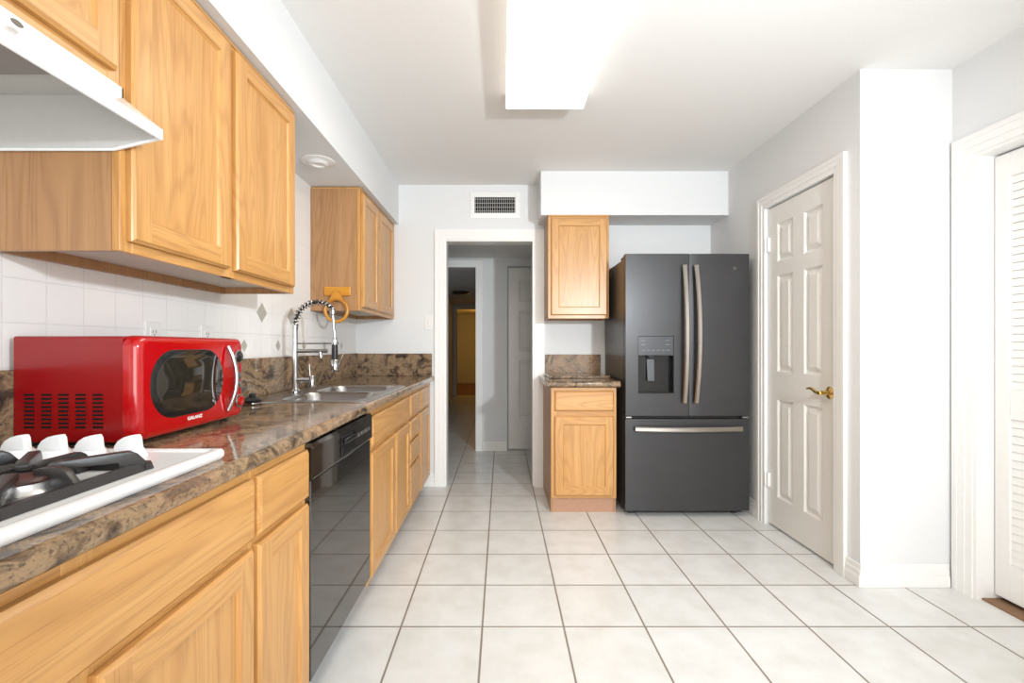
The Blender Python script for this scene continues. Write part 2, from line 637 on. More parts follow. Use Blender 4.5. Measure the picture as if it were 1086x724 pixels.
def casing(name, fr, u0, u1, zt, w, th=0.017, bottom=0.0, sides=(1, 1)):
    """door casing: two legs and a head with stepped profile. fr(u, o, z) -> world"""
    mb = MB()
    for (p, q, t) in ((0.0, 0.42, 0.62), (0.36, 0.80, 0.84), (0.74, 1.0, 1.0)):
        P, Q = w * p, w * q
        poly = [(u0 - Q, bottom), (u0 - Q, zt + Q), (u1 + Q, zt + Q), (u1 + Q, bottom),
                (u1 + P, bottom), (u1 + P, zt + P), (u0 - P, zt + P), (u0 - P, bottom)]
        d = Vector(fr(0, th * t, 0)) - Vector(fr(0, 0.0003, 0))
        mb.prism([fr(u, 0.0003, z) for u, z in poly], d)
    return struct(mb.build(name, M['trim']))


fr_back = lambda u, o, z: (u, YB - o, z)
fr_pantry = lambda u, o, z: (XR - o, u, z)
fr_closet = lambda u, o, z: (XR2 - o, u, z)
casing('trim_doorway', fr_back, DL, DR, DT, 0.082)
casing('trim_pantry', fr_pantry, PD0, PD1, PDT, 0.078)
casing('trim_closet', fr_closet, CD0, CD1, CDT, 0.088)
# jamb linings
mb = MB()
mb.box(DL, DL + 0.012, YB - 0.002, YB + 0.122, 0, DT)
mb.box(DR - 0.012, DR, YB - 0.002, YB + 0.122, 0, DT)
mb.box(DL + 0.012, DR - 0.012, YB - 0.002, YB + 0.122, DT - 0.012, DT)
struct(mb.build('trim_doorway_jamb', M['trim']))
mb = MB()
mb.box(XR2 - 0.004, XR2 + 0.122, CD1 - 0.014, CD1, 0, CDT)
mb.box(XR2 - 0.004, XR2 + 0.122, CD0, CD0 + 0.014, 0, CDT)
mb.box(XR2 - 0.004, XR2 + 0.122, CD0 + 0.014, CD1 - 0.014, CDT - 0.014, CDT)
struct(mb.build('trim_closet_jamb', M['trim']))

# baseboards (stepped)
def baseboard(name, segs):
    mb = MB()
    for fr, u0, u1 in segs:
        for (z0, z1, t) in ((0.0, 0.052, 0.014), (0.050, 0.080, 0.0105), (0.078, 0.108, 0.008)):
            a, b = fr(u0, 0.0004, z0), fr(u1, t, z1)
            mb.box(min(a[0], b[0]), max(a[0], b[0]), min(a[1], b[1]), max(a[1], b[1]), z0, z1, 0.003)
    return struct(mb.build(name, M['trim']))
fr_return = lambda u, o, z: (u, YR - o, z)
baseboard('baseboard_right', [(fr_pantry, YR - 0.014, PD0 - 0.079), (fr_pantry, PD1 + 0.079, YB)])
baseboard('baseboard_return', [(fr_return, XR - 0.0, XR2 - 0.02)])
baseboard('baseboard_back', [(fr_back, -0.66, DL - 0.083), (fr_back, 0.80, XR - 0.016)])

# ------------------------------------------------------------------ doors
def panel_field(mb, fr, u0, u1, z0, z1, t):
    """one moulded raised panel pressed into a door face lying at depth t"""
    L = lambda i, o: [fr(u0 + i, o, z0 + i), fr(u1 - i, o, z0 + i), fr(u1 - i, o, z1 - i), fr(u0 + i, o, z1 - i)]
    mb.loft([L(0.0, t), L(0.012, t - 0.010), L(0.020, t - 0.010), L(0.044, t - 0.001)], cap=(False, True))


def six_panel(name, fr, u0, u1, z0, z1, cols, rows, th=0.035, mat=None):
    mb = MB()
    # face with holes for the panels: build grid strips
    us = [u0] + [x for c in cols for x in c] + [u1]
    zs = [z0] + [x for r in rows for x in r] + [z1]
    for i in range(len(us) - 1):
        for j in range(len(zs) - 1):
            if i % 2 == 1 and j % 2 == 1:
                panel_field(mb, fr, us[i], us[i + 1], zs[j], zs[j + 1], 0.0)
            else:
                mb.quad([fr(us[i], 0, zs[j]), fr(us[i + 1], 0, zs[j]), fr(us[i + 1], 0, zs[j + 1]), fr(us[i], 0, zs[j + 1])])
    # edges and back
    c = lambda o: [fr(u0, o, z0), fr(u1, o, z0), fr(u1, o, z1), fr(u0, o, z1)]
    mb.loft([c(0), c(-th)], cap=(False, True))
    bmesh.ops.remove_doubles(mb.bm, verts=mb.bm.verts[:], dist=1e-5)
    return struct(mb.build(name, mat or M['door_paint']))


fr_pd = lambda u, o, z: (XR + 0.012 - o, u, z)
pd = six_panel('door_1', fr_pd, PD0 + 0.006, PD1 - 0.006, 0.012, PDT - 0.007,
               [(2.474, 2.628), (2.728, 2.880)], [(0.20, 0.805), (0.975, 1.566), (1.652, 1.888)])
pd['label'] = 'white six panel pantry door with brass lever, right of the fridge'
for hz in (1.775, 0.287, ):
    mb = MB()
    mb.tube([(XR - 0.005, PD1 - 0.002, hz - 0.045), (XR - 0.005, PD1 - 0.002, hz + 0.045)], 0.007, 10)
    mb.box(XR - 0.004, XR + 0.0115, PD1 - 0.028, PD1 - 0.004, hz - 0.043, hz + 0.043)
    mb.build('hinge', M['trim'], pd, smooth=True)
hx, hy, hz = XR + 0.012, 2.419, 0.890
mb = MB()
mb.lathe((hx, hy, hz), [(0.0, 0.0), (0.032, 0.0), (0.032, -0.005), (0.026, -0.010), (0.012, -0.014), (0.011, -0.045), (0.0, -0.048)], 'x', 24)
lv = mb.build('door_handle', M['brass'], pd, smooth=True)
lv['label'] = 'polished brass lever handle'
mb = MB()
pts, rad = [], []
for i in range(15):
    t = i / 14
    pts.append((hx - 0.043, hy + 0.118 * t, hz + 0.004 * math.sin(t * PI) + 0.012 * t * t - 0.006 * math.sin(2 * PI * t)))
    rad.append(0.010 - 0.005 * t + 0.002 * math.sin(t * PI))
mb.tube(pts, rad, 10)
mb.build('lever', M['brass'], lv, smooth=True)

# louvre bifold door (leaf nearest the corner and its neighbours)
fr_ld = lambda u, o, z: (XR2 + 0.075 - o, u, z)
def louvre_leaf(name, u0, u1):
    mb = MB()
    z0, z1 = 0.028, CDT - 0.022
    def fb(ua, ub, o0, o1, za, zb, bev=0.002):
        a, b = fr_ld(ua, o0, za), fr_ld(ub, o1, zb)
        mb.box(min(a[0], b[0]), max(a[0], b[0]), min(a[1], b[1]), max(a[1], b[1]), za, zb, bev)
    st = 0.062
    fb(u0, u0 + st, -0.028, 0, z0, z1)
    fb(u1 - st, u1, -0.028, 0, z0, z1)
    fb(u0 + st, u1 - st, -0.028, 0, z0, 0.185)
    fb(u0 + st, u1 - st, -0.028, 0, 0.815, 0.945)
    fb(u0 + st, u1 - st, -0.028, 0, 1.868, z1)
    for za, zb in ((0.185, 0.815), (0.945, 1.868)):
        n = int((zb - za) / 0.0335)
        h = (zb - za) / n
        for k in range(n):
            zc = za + h * (k + 0.5)
            p = [fr_ld(u0 + st - 0.002, -0.007, zc - 0.0166), fr_ld(u0 + st - 0.002, -0.0115, zc + 0.0164),
                 fr_ld(u0 + st - 0.002, -0.022, zc + 0.018), fr_ld(u0 + st - 0.002, -0.010, zc - 0.0165)]
            mb.prism(p, Vector(fr_ld(u1 - st + 0.002, 0, 0)) - Vector(fr_ld(u0 + st - 0.002, 0, 0)))
    return struct(mb.build(name, M['trim']))
w = (CD1 - CD0 - 0.034) / 2
d2 = louvre_leaf('door_2', CD1 - 0.017 - w + 0.002, CD1 - 0.017)
d2['label'] = 'white louvred bifold closet door leaf beside the corner'
louvre_leaf('door_3', CD0 + 0.017, CD1 - 0.017 - w - 0.002)
struct(MB().box(XR2 + 0.02, XR2 + 0.89, CD0 - 0.2, CD1 - 0.015, 0.0004, 0.008).build('floor_closet', M['carpet']))

# ------------------------------------------------------------------ hall beyond the doorway
HZ = 2.09
mb = MB()
mb.box(-1.6, 1.6, YB + 0.125, 14.4, HZ, HZ + 0.08)
struct(mb.build('ceiling_hall', M['ceil'], origin=(0, 0, 0)))
mb = MB()
mb.box(-0.28, 0.062, 5.05, 5.17, 0, HZ)
mb.box(-1.6, -1.06, 5.05, 5.17, 0, HZ)
mb.box(-1.06, -0.28, 5.05, 5.17, 1.985, HZ)
mb.box(0.062, 0.92, 5.05, 5.17, 2.0, HZ)
mb.box(0.86, 1.6, 5.05, 5.17, 0, 2.0)
struct(mb.build('wall_hall', M['wall'], origin=(0, 0, 0)))
mb = MB()
mb.box(-1.6, -1.5, YB + 0.13, 5.05, 0, HZ)
mb.box(1.5, 1.6, YB + 0.13, 5.05, 0, HZ)
struct(mb.build('wall_hall_ends', M['wall'], origin=(0, 0, 0)))
mb = MB()
mb.box(-1.22, -1.12, 5.17, 10.67, 0, HZ)
mb.box(-0.16, -0.06, 5.17, 10.67, 0, HZ)
mb.box(-1.22, -1.03, 10.67, 10.79, 0, HZ)
mb.box(-1.03, -0.06, 10.67, 10.79, 1.98, HZ)
mb.box(-0.27, -0.06, 10.67, 10.79, 0, 1.98)
struct(mb.build('wall_corridor', M['wall'], origin=(0, 0, 0)))
mb = MB()
mb.box(-1.6, 1.0, 14.2, 14.3, 0, HZ)
mb.box(-1.6, -1.5, 10.8, 14.2, 0, HZ)
mb.box(0.9, 1.0, 10.8, 14.2, 0, HZ)
mb.box(-1.5, -1.03, 10.70, 10.80, 0, HZ)
mb.box(-0.06, 0.9, 10.70, 10.80, 0, HZ)
struct(mb.build('wall_bedroom', M['wall'], origin=(0, 0, 0)))
struct(MB().box(-1.5, 0.9, 10.80, 14.2, 0.0005, 0.006).build('floor_bedroom', M['wood_floor']))
fr_hall = lambda u, o, z: (u, 5.05 - o, z)
fr_end = lambda u, o, z: (u, 10.67 - o, z)
casing('trim_hall', fr_hall, -1.06, -0.28, 1.985, 0.07)
casing('trim_corridor', fr_end, -1.03, -0.27, 1.98, 0.07)
baseboard('baseboard_hall', [(fr_hall, -0.208, 0.058)])
fr_hd = lambda u, o, z: (u, 5.10 - o, z)
hd = six_panel('door_4', fr_hd, 0.075, 0.850, 0.012, 1.985, [(0.19, 0.405), (0.52, 0.735)],
               [(0.35, 0.98), (1.08, 1.52), (1.62, 1.85)])
hd['label'] = 'white panelled door in the hall beyond the doorway'
o = MB()
o.lathe((-0.72, 8.2, HZ), [(0.0, 0.0), (0.15, 0.0), (0.15, -0.02), (0.12, -0.045), (0.0, -0.05)], 'z', 24)
tag(o.build('ceiling_fixture', M['badge_brown'], smooth=True), 'dark round ceiling fixture in the dim corridor beyond the doorway', 'light')

# ------------------------------------------------------------------ cabinet builders
class Frame:
    def __init__(self, kind, face):
        self.kind, self.face = kind, face
    def __call__(self, u, o, z):
        return (self.face + o, u, z) if self.kind == 'L' else (u, self.face - o, z)
    def mats(self):
        return [M['oak_z'], M['oak_y'] if self.kind == 'L' else M['oak_x']]


def fbox(mb, fr, u0, u1, o0, o1, z0, z1, bev=0.0, mi=0):
    a, b = fr(u0, o0, z0), fr(u1, o1, z1)
    mb.box(min(a[0], b[0]), max(a[0], b[0]), min(a[1], b[1]), max(a[1], b[1]), z0, z1, bev, mi)


def cab_door(fr, root, u0, u1, z0, z1, name='door', w=0.056, label=None):
    t = 0.019
    mb = MB()
    rect = lambda i, o: [fr(u0 + i, o, z0 + i), fr(u1 - i, o, z0 + i), fr(u1 - i, o, z1 - i), fr(u0 + i, o, z1 - i)]
    g = 0.0007
    e = 0.007
    # outer lip
    def ring(La, Lb, mis=(1, 0, 1, 0)):
        for k in range(4):
            mb.quad([La[k], La[(k + 1) % 4], Lb[(k + 1) % 4], Lb[k]], mis[k])
    ring(rect(0, g), rect(0, t - 0.007))
    ring(rect(0, t - 0.007), rect(e * 0.45, t - 0.0045))
    ring(rect(e * 0.45, t - 0.0045), rect(e, t))
    mb.quad(list(reversed(rect(0, g))), 0)
    # stiles full height, rails butt between them
    q = lambda ua, ub, za, zb, mi: mb.quad([fr(ua, t, za), fr(ub, t, za), fr(ub, t, zb), fr(ua, t, zb)], mi)
    q(u0 + e, u0 + w, z0 + e, z1 - e, 0)
    q(u1 - w, u1 - e, z0 + e, z1 - e, 0)
    q(u0 + w, u1 - w, z0 + e, z0 + w, 1)
    q(u0 + w, u1 - w, z1 - w, z1 - e, 1)
    ring(rect(w, t), rect(w + 0.0015, t - 0.004))
    ring(rect(w + 0.0015, t - 0.004), rect(w + 0.007, t - 0.009))
    d = mb.build(name, fr.mats(), root)
    if label:
        d['label'] = label
    mb = MB()
    fbox(mb, fr, u0 + w + 0.0055, u1 - w - 0.0055, 0.004, t - 0.0085, z0 + w + 0.0055, z1 - w - 0.0055)
    mb.build('panel', M['oak_z'], d)
    return d


def drawer_front(fr, root, u0, u1, z0, z1, name='drawer'):
    t = 0.019
    mb = MB()
    rect = lambda i, o: [fr(u0 + i, o, z0 + i), fr(u1 - i, o, z0 + i), fr(u1 - i, o, z1 - i), fr(u0 + i, o, z1 - i)]
    mb.loft([rect(0, 0.0007), rect(0, t - 0.008), rect(0.0035, t - 0.005), rect(0.009, t)], mi=0)
    return mb.build(name, fr.mats()[1], root)


def face_frame(fr, root, u0, u1, z0, z1, stiles, rails, t=0.019):
    """front frame: stiles [(u0,u1)] full height, rails [(ua,ub,z0,z1)]"""
    mb = MB()
    for a, b in stiles:
        fbox(mb, fr, a, b, -t, 0, z0, z1, 0.0012, 0)
    for a, b, za, zb in rails:
        fbox(mb, fr, a, b, -t, -0.0004, za, zb, 0.0008, 1)
    return mb.build('face_frame', fr.mats(), root)


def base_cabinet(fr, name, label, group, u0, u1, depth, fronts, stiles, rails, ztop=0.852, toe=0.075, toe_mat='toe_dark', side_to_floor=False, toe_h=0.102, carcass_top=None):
    ct = carcass_top or ztop
    c = fr((u0 + u1) / 2, -depth / 2, 0)
    root = empty(name, (c[0], c[1], 0))
    tag(root, label, 'cabinet', group)
    mb = MB()
    t = 0.016
    zb = 0.0 if side_to_floor else toe_h
    fbox(mb, fr, u0, u0 + t, -depth, -0.019, zb if side_to_floor else toe_h, ct, 0, 0)
    fbox(mb, fr, u1 - t, u1, -depth, -0.019, zb if side_to_floor else toe_h, ct, 0, 0)
    if side_to_floor:
        pass
    fbox(mb, fr, u0 + t, u1 - t, -depth, -depth + 0.008, toe_h, ct, 0, 0)
    fbox(mb, fr, u0 + t, u1 - t, -depth + 0.008, -0.019, toe_h, toe_h + t, 0, 0)
    mb.build('carcass', M['veneer'], root)
    mb = MB()
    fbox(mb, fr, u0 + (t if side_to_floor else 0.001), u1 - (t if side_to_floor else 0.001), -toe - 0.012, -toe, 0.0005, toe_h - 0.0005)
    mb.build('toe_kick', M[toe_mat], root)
    face_frame(fr, root, u0, u1, toe_h, ztop, stiles, rails)
    for kind, a, b, za, zb2 in fronts:
        if kind == 'door':
            cab_door(fr, root, a, b, za, zb2)
        elif kind == 'drawer':
            drawer_front(fr, root, a, b, za, zb2)
        else:
            drawer_front(fr, root, a, b, za, zb2, 'false_front')
    return root


def wall_cabinet(fr, name, label, group, u0, u1, depth, z0, z1, doors, stiles, rails, near_side=True):
    c = fr((u0 + u1) / 2, -depth / 2, z0)
    root = empty(name, (c[0], c[1], z0))
    tag(root, label, 'cabinet', group)
    t = 0.014
    mb = MB()
    fbox(mb, fr, u0, u0 + t, -depth, -0.0195, z0, z1)
    fbox(mb, fr, u1 - t, u1, -depth, -0.0195, z0, z1)
    fbox(mb, fr, u0 + t, u1 - t, -depth, -0.0195, z1 - t, z1)
    fbox(mb, fr, u0 + t, u1 - t, -depth, -depth + 0.006, z0 + 0.03, z1 - t)
    fbox(mb, fr, u0 + t, u1 - t, -depth, -depth + 0.018, z0, z0 + 0.03)
    mb.build('carcass', M['veneer'], root)
    mb = MB()
    fbox(mb, fr, u0 + t + 0.0005, u1 - t - 0.0005, -depth + 0.019, -0.020, z0 + 0.026, z0 + 0.034)
    mb.build('bottom_panel', M['pale_under'], root)
    face_frame(fr, root, u0, u1, z0, z1, stiles, rails)
    for a, b, za, zb in doors:
        cab_door(fr, root, a, b, za, zb)
    mb = MB()
    fbox(mb, fr, u0, u1, -depth, 0.004, z1 + 0.0003, z1 + 0.012, 0.002)
    mb.build('top_moulding', M['oak_y'] if fr.kind == 'L' else M['oak_x'], root)
    return root


FL = Frame('L', -0.577)       # base cabinets, left run
FU = Frame('L', -0.870)       # wall cabinets, left run
DEP, UDEP = 0.590, 0.303
DZ0, DZ1, RZ0, RZ1 = 0.128, 0.668, 0.692, 0.825
ZT = 0.852

# --- base run, left
def rails_std(a, b):
    return [(a, b, 0.102, 0.14), (a, b, 0.66, 0.70), (a, b, 0.815, ZT)]

base_cabinet(FL, 'base_cabinet', 'oak base cabinet under the white cooktop with a wide false drawer front', 'oak base cabinets on the left run',
             0.16, 1.0705, DEP,
             [('false', 0.19, 1.062, RZ0, RZ1 + 0.006), ('door', 0.19, 0.618, DZ0, DZ1 + 0.004), ('door', 0.650, 1.058, DZ0, DZ1 + 0.004)],
             [(0.16, 0.20), (1.045, 1.0705), (0.61, 0.66)], rails_std(0.20, 1.045))
base_cabinet(FL, 'base_cabinet', 'narrow oak base cabinet between the cooktop cabinet and the dishwasher', 'oak base cabinets on the left run',
             1.0715, 1.3700, DEP,
             [('drawer', 1.080, 1.360, RZ0, RZ1 + 0.006), ('door', 1.080, 1.360, DZ0, DZ1 + 0.006)],
             [(1.0715, 1.10), (1.345, 1.3700)], rails_std(1.10, 1.345))
base_cabinet(FL, 'base_cabinet', 'oak sink base cabinet with two doors just past the dishwasher', 'oak base cabinets on the left run',
             1.995, 2.8610, DEP,
             [('false', 2.025, 2.842, RZ0, RZ1), ('door', 2.023, 2.455, DZ0, DZ1), ('door', 2.490, 2.848, DZ0, DZ1)],
             [(1.995, 2.04), (2.45, 2.50), (2.835, 2.8610)], rails_std(2.04, 2.835), carcass_top=0.690)
base_cabinet(FL, 'base_cabinet', 'oak base cabinet with a stack of four drawers', 'oak base cabinets on the left run',
             2.8620, 3.2340, DEP,
             [('drawer', 2.880, 3.214, RZ0, RZ1), ('drawer', 2.880, 3.214, 0.545, DZ1), ('drawer', 2.880, 3.214, 0.392, 0.528), ('drawer', 2.880, 3.214, DZ0, 0.376)],
             [(2.8620, 2.90), (3.195, 3.2340)], rails_std(2.90, 3.195) + [(2.90, 3.195, 0.52, 0.555), (2.90, 3.195, 0.37, 0.40)])
base_cabinet(FL, 'base_cabinet', 'oak base cabinet at the far end beside the doorway, one drawer above one door', 'oak base cabinets on the left run',
             3.2350, 3.7550, DEP,
             [('drawer', 3.250, 3.630, RZ0, RZ1), ('door', 3.250, 3.630, DZ0, DZ1)],
             [(3.2350, 3.27), (3.61, 3.7550)], rails_std(3.27, 3.61))
# upper rail of the sink cabinet sits in front of the bowls
# --- wall cabinets, left
HC0 = 1.716
wall_cabinet(FU, 'wall_cabinet', 'short oak wall cabinet above the white range hood', 'oak wall cabinets',
             0.16, 1.0620, UDEP, HC0, 2.098,
             [(0.185, 0.600, 1.745, 2.084), (0.632, 1.040, 1.745, 2.084)],
             [(0.16, 0.20), (1.03, 1.0620), (0.59, 0.64)], [(0.20, 1.03, HC0, 1.757), (0.20, 1.03, 2.07, 2.098)])
wall_cabinet(FU, 'wall_cabinet', 'large two-door oak wall cabinet above the red microwave', 'oak wall cabinets',
             1.0630, 1.9520, UDEP, 1.350, 2.098,
             [(1.081, 1.472, 1.375, 2.086), (1.506, 1.930, 1.375, 2.086)],
             [(1.0630, 1.10), (1.46, 1.52), (1.91, 1.9520)], [(1.10, 1.91, 1.350, 1.39), (1.10, 1.91, 2.07, 2.098)])
wall_cabinet(FU, 'wall_cabinet', 'two-door oak wall cabinet in the far corner, a wooden towel ring on its side', 'oak wall cabinets',
             2.868, 3.7740, UDEP, 1.350, 2.098,
             [(2.889, 3.240, 1.375, 2.080), (3.270, 3.690, 1.375, 2.080)],
             [(2.868, 2.91), (3.23, 3.28), (3.67, 3.7740)], [(2.91, 3.67, 1.350, 1.39), (2.91, 3.67, 2.06, 2.098)])
# --- right of the doorway
FRU = Frame('B', 3.465)
FRB = Frame('B', 3.165)
wall_cabinet(FRU, 'wall_cabinet', 'single-door oak wall cabinet between the doorway and the fridge', 'oak wall cabinets',
             0.345, 0.797, 0.308, 1.338, 2.094,
             [(0.366, 0.782, 1.362, 2.080)],
             [(0.345, 0.385), (0.765, 0.797)], [(0.385, 0.765, 1.338, 1.375), (0.385, 0.765, 2.065, 2.094)])
base_cabinet(FRB, 'base_cabinet', 'single oak base cabinet between the doorway and the fridge', None,
             0.335, 0.778, 0.605,
             [('drawer', 0.358, 0.758, 0.693, 0.830), ('door', 0.358, 0.758, 0.122, 0.660)],
             [(0.335, 0.372), (0.744, 0.778)], [(0.372, 0.744, 0.102, 0.14), (0.372, 0.744, 0.65, 0.70), (0.372, 0.744, 0.82, ZT)],
             toe=0.022, toe_mat='toe', side_to_floor=True)

# ------------------------------------------------------------------ countertops
CT, CB = 0.893, 0.856
SK = (1.985, 2.800, -1.112, -0.586)          # sink cutout y0 y1 x0 x1
ROUND = 0.016
def counter_edge(x_back, x_front):
    """profile in (x, z), rounded front"""
    pts = [(x_back, CB)]
    for k in range(7):
        a = -PI / 2 + k * (PI / 2) / 6
        pts.append((x_front - ROUND + ROUND * math.cos(a), CB + ROUND + ROUND * math.sin(a)))
    for k in range(7):
        a = k * (PI / 2) / 6
        pts.append((x_front - ROUND + ROUND * math.cos(a), CT - ROUND + ROUND * math.sin(a)))
    pts.append((x_back, CT))
    return pts
root = empty('countertop', (-0.86, 2.0, CB))
tag(root, 'long brown veined granite countertop along the left wall', 'countertop')
mb = MB()
def slab(y0, y1, xb, xf, rounded):
    if rounded:
        mb.prism([(x, y0, z) for x, z in counter_edge(xb, xf)], (0, y1 - y0, 0))
    else:
        mb.box(xb, xf, y0, y1, CB, CT)
XF, XBK = -0.545, XL + 0.0005
slab(0.15, SK[0], XBK, XF, True)
slab(SK[0], SK[1], SK[3], XF, True)
slab(SK[0], SK[1], XBK, SK[2], False)
slab(SK[1], YB - 0.0005, XBK, XF, True)
mb.build('slab', M['granite'], root)
mb = MB()
mb.box(XL + 0.0006, XL + 0.020, 0.15, YB - 0.0206, CT + 0.0003, 1.076, 0.002)
mb.box(XL + 0.0006, -0.562, YB - 0.020, YB - 0.0006, CT + 0.0003, 1.073, 0.002)
mb.build('backsplash', M['granite'], root)

root = empty('countertop', (0.53, 3.46, CB))
tag(root, 'short granite countertop on the base cabinet beside the fridge', 'countertop')
mb = MB()
Y0 = 3.122
pts = [(YB - 0.0006, CB)]
for k in range(7):
    a = -PI / 2 + k * (PI / 2) / 6
    pts.append((Y0 + ROUND - ROUND * math.cos(a), CB + ROUND + ROUND * math.sin(a)))
for k in range(7):
    a = k * (PI / 2) / 6
    pts.append((Y0 + ROUND - ROUND * math.cos(a), CT + 0.003 - ROUND + ROUND * math.sin(a)))
pts.append((YB - 0.0006, CT + 0.003))
mb.prism([(0.302, y, z) for y, z in pts], (0.494, 0, 0), bev=0.0)
mb.build('slab', M['granite'], root)
mb = MB().box(0.352, 0.797, YB - 0.020, YB - 0.0006, CT + 0.0035, 1.066, 0.002)
mb.build('backsplash', M['granite'], root)
o = MB().box(0.345, 0.798, 3.42, 3.72, CT + 0.0035, CT + 0.022, 0.004).build('granite_strip', M['granite'])
tag(o, 'loose granite strip lying on the short countertop against its backsplash', 'stone slab')

# ------------------------------------------------------------------ sink
root = empty('kitchen_sink', (-0.85, 2.39, CT))
tag(root, 'stainless steel double bowl sink set in the long granite countertop', 'sink')
def rrect(x0, x1, y0, y1, z, r, n=6):
    pts = []
    for cx, cy, a0 in ((x1 - r, y1 - r, 0), (x0 + r, y1 - r, PI / 2), (x0 + r, y0 + r, PI), (x1 - r, y0 + r, 1.5 * PI)):
        for k in range(n + 1):
            a = a0 + k * (PI / 2) / n
            pts.append((cx + r * math.cos(a), cy + r * math.sin(a), z))
    return pts
# rim with two holes: built from a filled edge loop set
bx0, bx1 = -0.985, -0.612
bowls = [(2.030, 2.375), (2.420, 2.765)]
def rim_part():
    t = bmesh.new()
    loops = [rrect(SK[2] - 0.012, SK[3] + 0.012, SK[0] - 0.012, SK[1] + 0.012, CT + 0.004, 0.045)]
    for y0, y1 in bowls:
        loops.append(rrect(bx0, bx1, y0, y1, CT + 0.004, 0.075))
    edges = []
    for L in loops:
        vs = [t.verts.new(p) for p in L]
        for i in range(len(vs)):
            edges.append(t.edges.new((vs[i], vs[(i + 1) % len(vs)])))
    bmesh.ops.triangle_fill(t, edges=edges, use_beauty=True)
    return t
mb = MB()
mb.take(rim_part())
mb.loft([rrect(SK[2] - 0.012, SK[3] + 0.012, SK[0] - 0.012, SK[1] + 0.012, CT + 0.004, 0.045),
         rrect(SK[2] - 0.016, SK[3] + 0.016, SK[0] - 0.016, SK[1] + 0.016, CT + 0.0004, 0.049)], cap=(False, False))
mb.build('rim', M['steel'], root)
for y0, y1 in bowls:
    mb = MB()
    Ls = [rrect(bx0, bx1, y0, y1, CT + 0.004, 0.075), rrect(bx0 + 0.006, bx1 - 0.006, y0 + 0.006, y1 - 0.006, CT - 0.006, 0.072),
          rrect(bx0 + 0.014, bx1 - 0.014, y0 + 0.014, y1 - 0.014, CT - 0.150, 0.068),
          rrect(bx0 + 0.040, bx1 - 0.040, y0 + 0.040, y1 - 0.040, CT - 0.172, 0.05)]
    mb.loft(Ls, cap=(False, True))
    bw = mb.build('bowl', M['steel'], root, smooth=True)
    mb = MB().lathe(((bx0 + bx1) / 2, (y0 + y1) / 2, CT - 0.1715), [(0.0, 0.001), (0.030, 0.001), (0.042, 0.003), (0.045, 0.0)], 'z', 20)
    mb.build('drain', M['chrome'], bw, smooth=True)

# strainer left beside the sink
sx, sy, sz = -1.022, 1.915, CT
root = empty('sink_stopper', (sx, sy, sz))
tag(root, 'black and chrome sink strainer lying on the counter beside the sink', 'sink stopper')
MB().lathe((sx, sy, sz), [(0.0, 0.0006), (0.034, 0.0006), (0.040, 0.006), (0.040, 0.010), (0.020, 0.013), (0.0, 0.013)], 'z', 24).build('flange', M['chrome'], root, smooth=True)
MB().lathe((sx, sy, sz), [(0.0, 0.0135), (0.036, 0.0135), (0.038, 0.019), (0.026, 0.027), (0.013, 0.031), (0.014, 0.040), (0.009, 0.046), (0.0, 0.047)], 'z', 24).build('knob', M['black'], root, smooth=True)

# ------------------------------------------------------------------ faucet
FY = 2.395
fp = lambda px, py: ((px - 532) * FY / 495.0, FY, CAMZ - (py - 367) * FY / 495.0)
fx = fp(313, 0)[0]
fz0 = CT + 0.0045
root = empty('kitchen_faucet', (fx, FY, fz0))
tag(root, 'chrome spring neck pull-down faucet behind the sink', 'faucet')
mb = MB()
mb.lathe((fx, FY, fz0), [(0.0, 0.0), (0.029, 0.0), (0.029, 0.006), (0.021, 0.014), (0.0165, 0.02), (0.0165, 0.09), (0.013, 0.10), (0.0125, 0.325), (0.0145, 0.327), (0.0145, 0.342), (0.0, 0.344)], 'z', 20)
mb.build('column', M['chrome'], root, smooth=True)
# arch centreline: long rise on the column side, tight turn on the hose side
top = fz0 + 0.342
ex = fp(353, 0)[0]
zpk = fp(0, 320.5)[2]
xpk = fp(336.5, 0)[0]
z_spring = fp(0, 331)[2]
arcpts = [(fx, FY, top - 0.004)]
for k in range(1, 25):
    a = PI - (PI / 2) * k / 24
    arcpts.append((xpk + (xpk - fx) * math.cos(a), FY, top + (zpk - top) * math.sin(a)))
for k in range(1, 17):
    a = PI / 2 - (PI / 2) * k / 16
    arcpts.append((xpk + (ex - xpk) * math.cos(a), FY, z_spring + (zpk - z_spring) * math.sin(a)))
# densify
def resample(P, step):
    P = [Vector(p) for p in P]
    out = [P[0]]
    acc = 0
    for a, b in zip(P[:-1], P[1:]):
        L = (b - a).length
        d = step - acc
        while d <= L:
            out.append(a + (b - a) * (d / L))
            d += step
        acc = L - (d - step)
    return out
hosep = resample(arcpts, 0.006)
mb = MB().tube(hosep, 0.0070, 10)
mb.build('hose', M['seal'], root, smooth=True)
# coil spring round the arch
fine = resample(arcpts, 0.0012)
coil = []
ph = 0.0
for i, p in enumerate(fine):
    t = (fine[min(i + 1, len(fine) - 1)] - fine[max(i - 1, 0)]).normalized()
    s = Vector((0, 1, 0))
    n = t.cross(s)
    ph += 2 * PI * 0.0012 / 0.0185
    coil.append(p + (n * math.cos(ph) + s * math.sin(ph)) * 0.0140)
MB().tube(coil, 0.0032, 6).build('spring', M['chrome'], root, smooth=True)
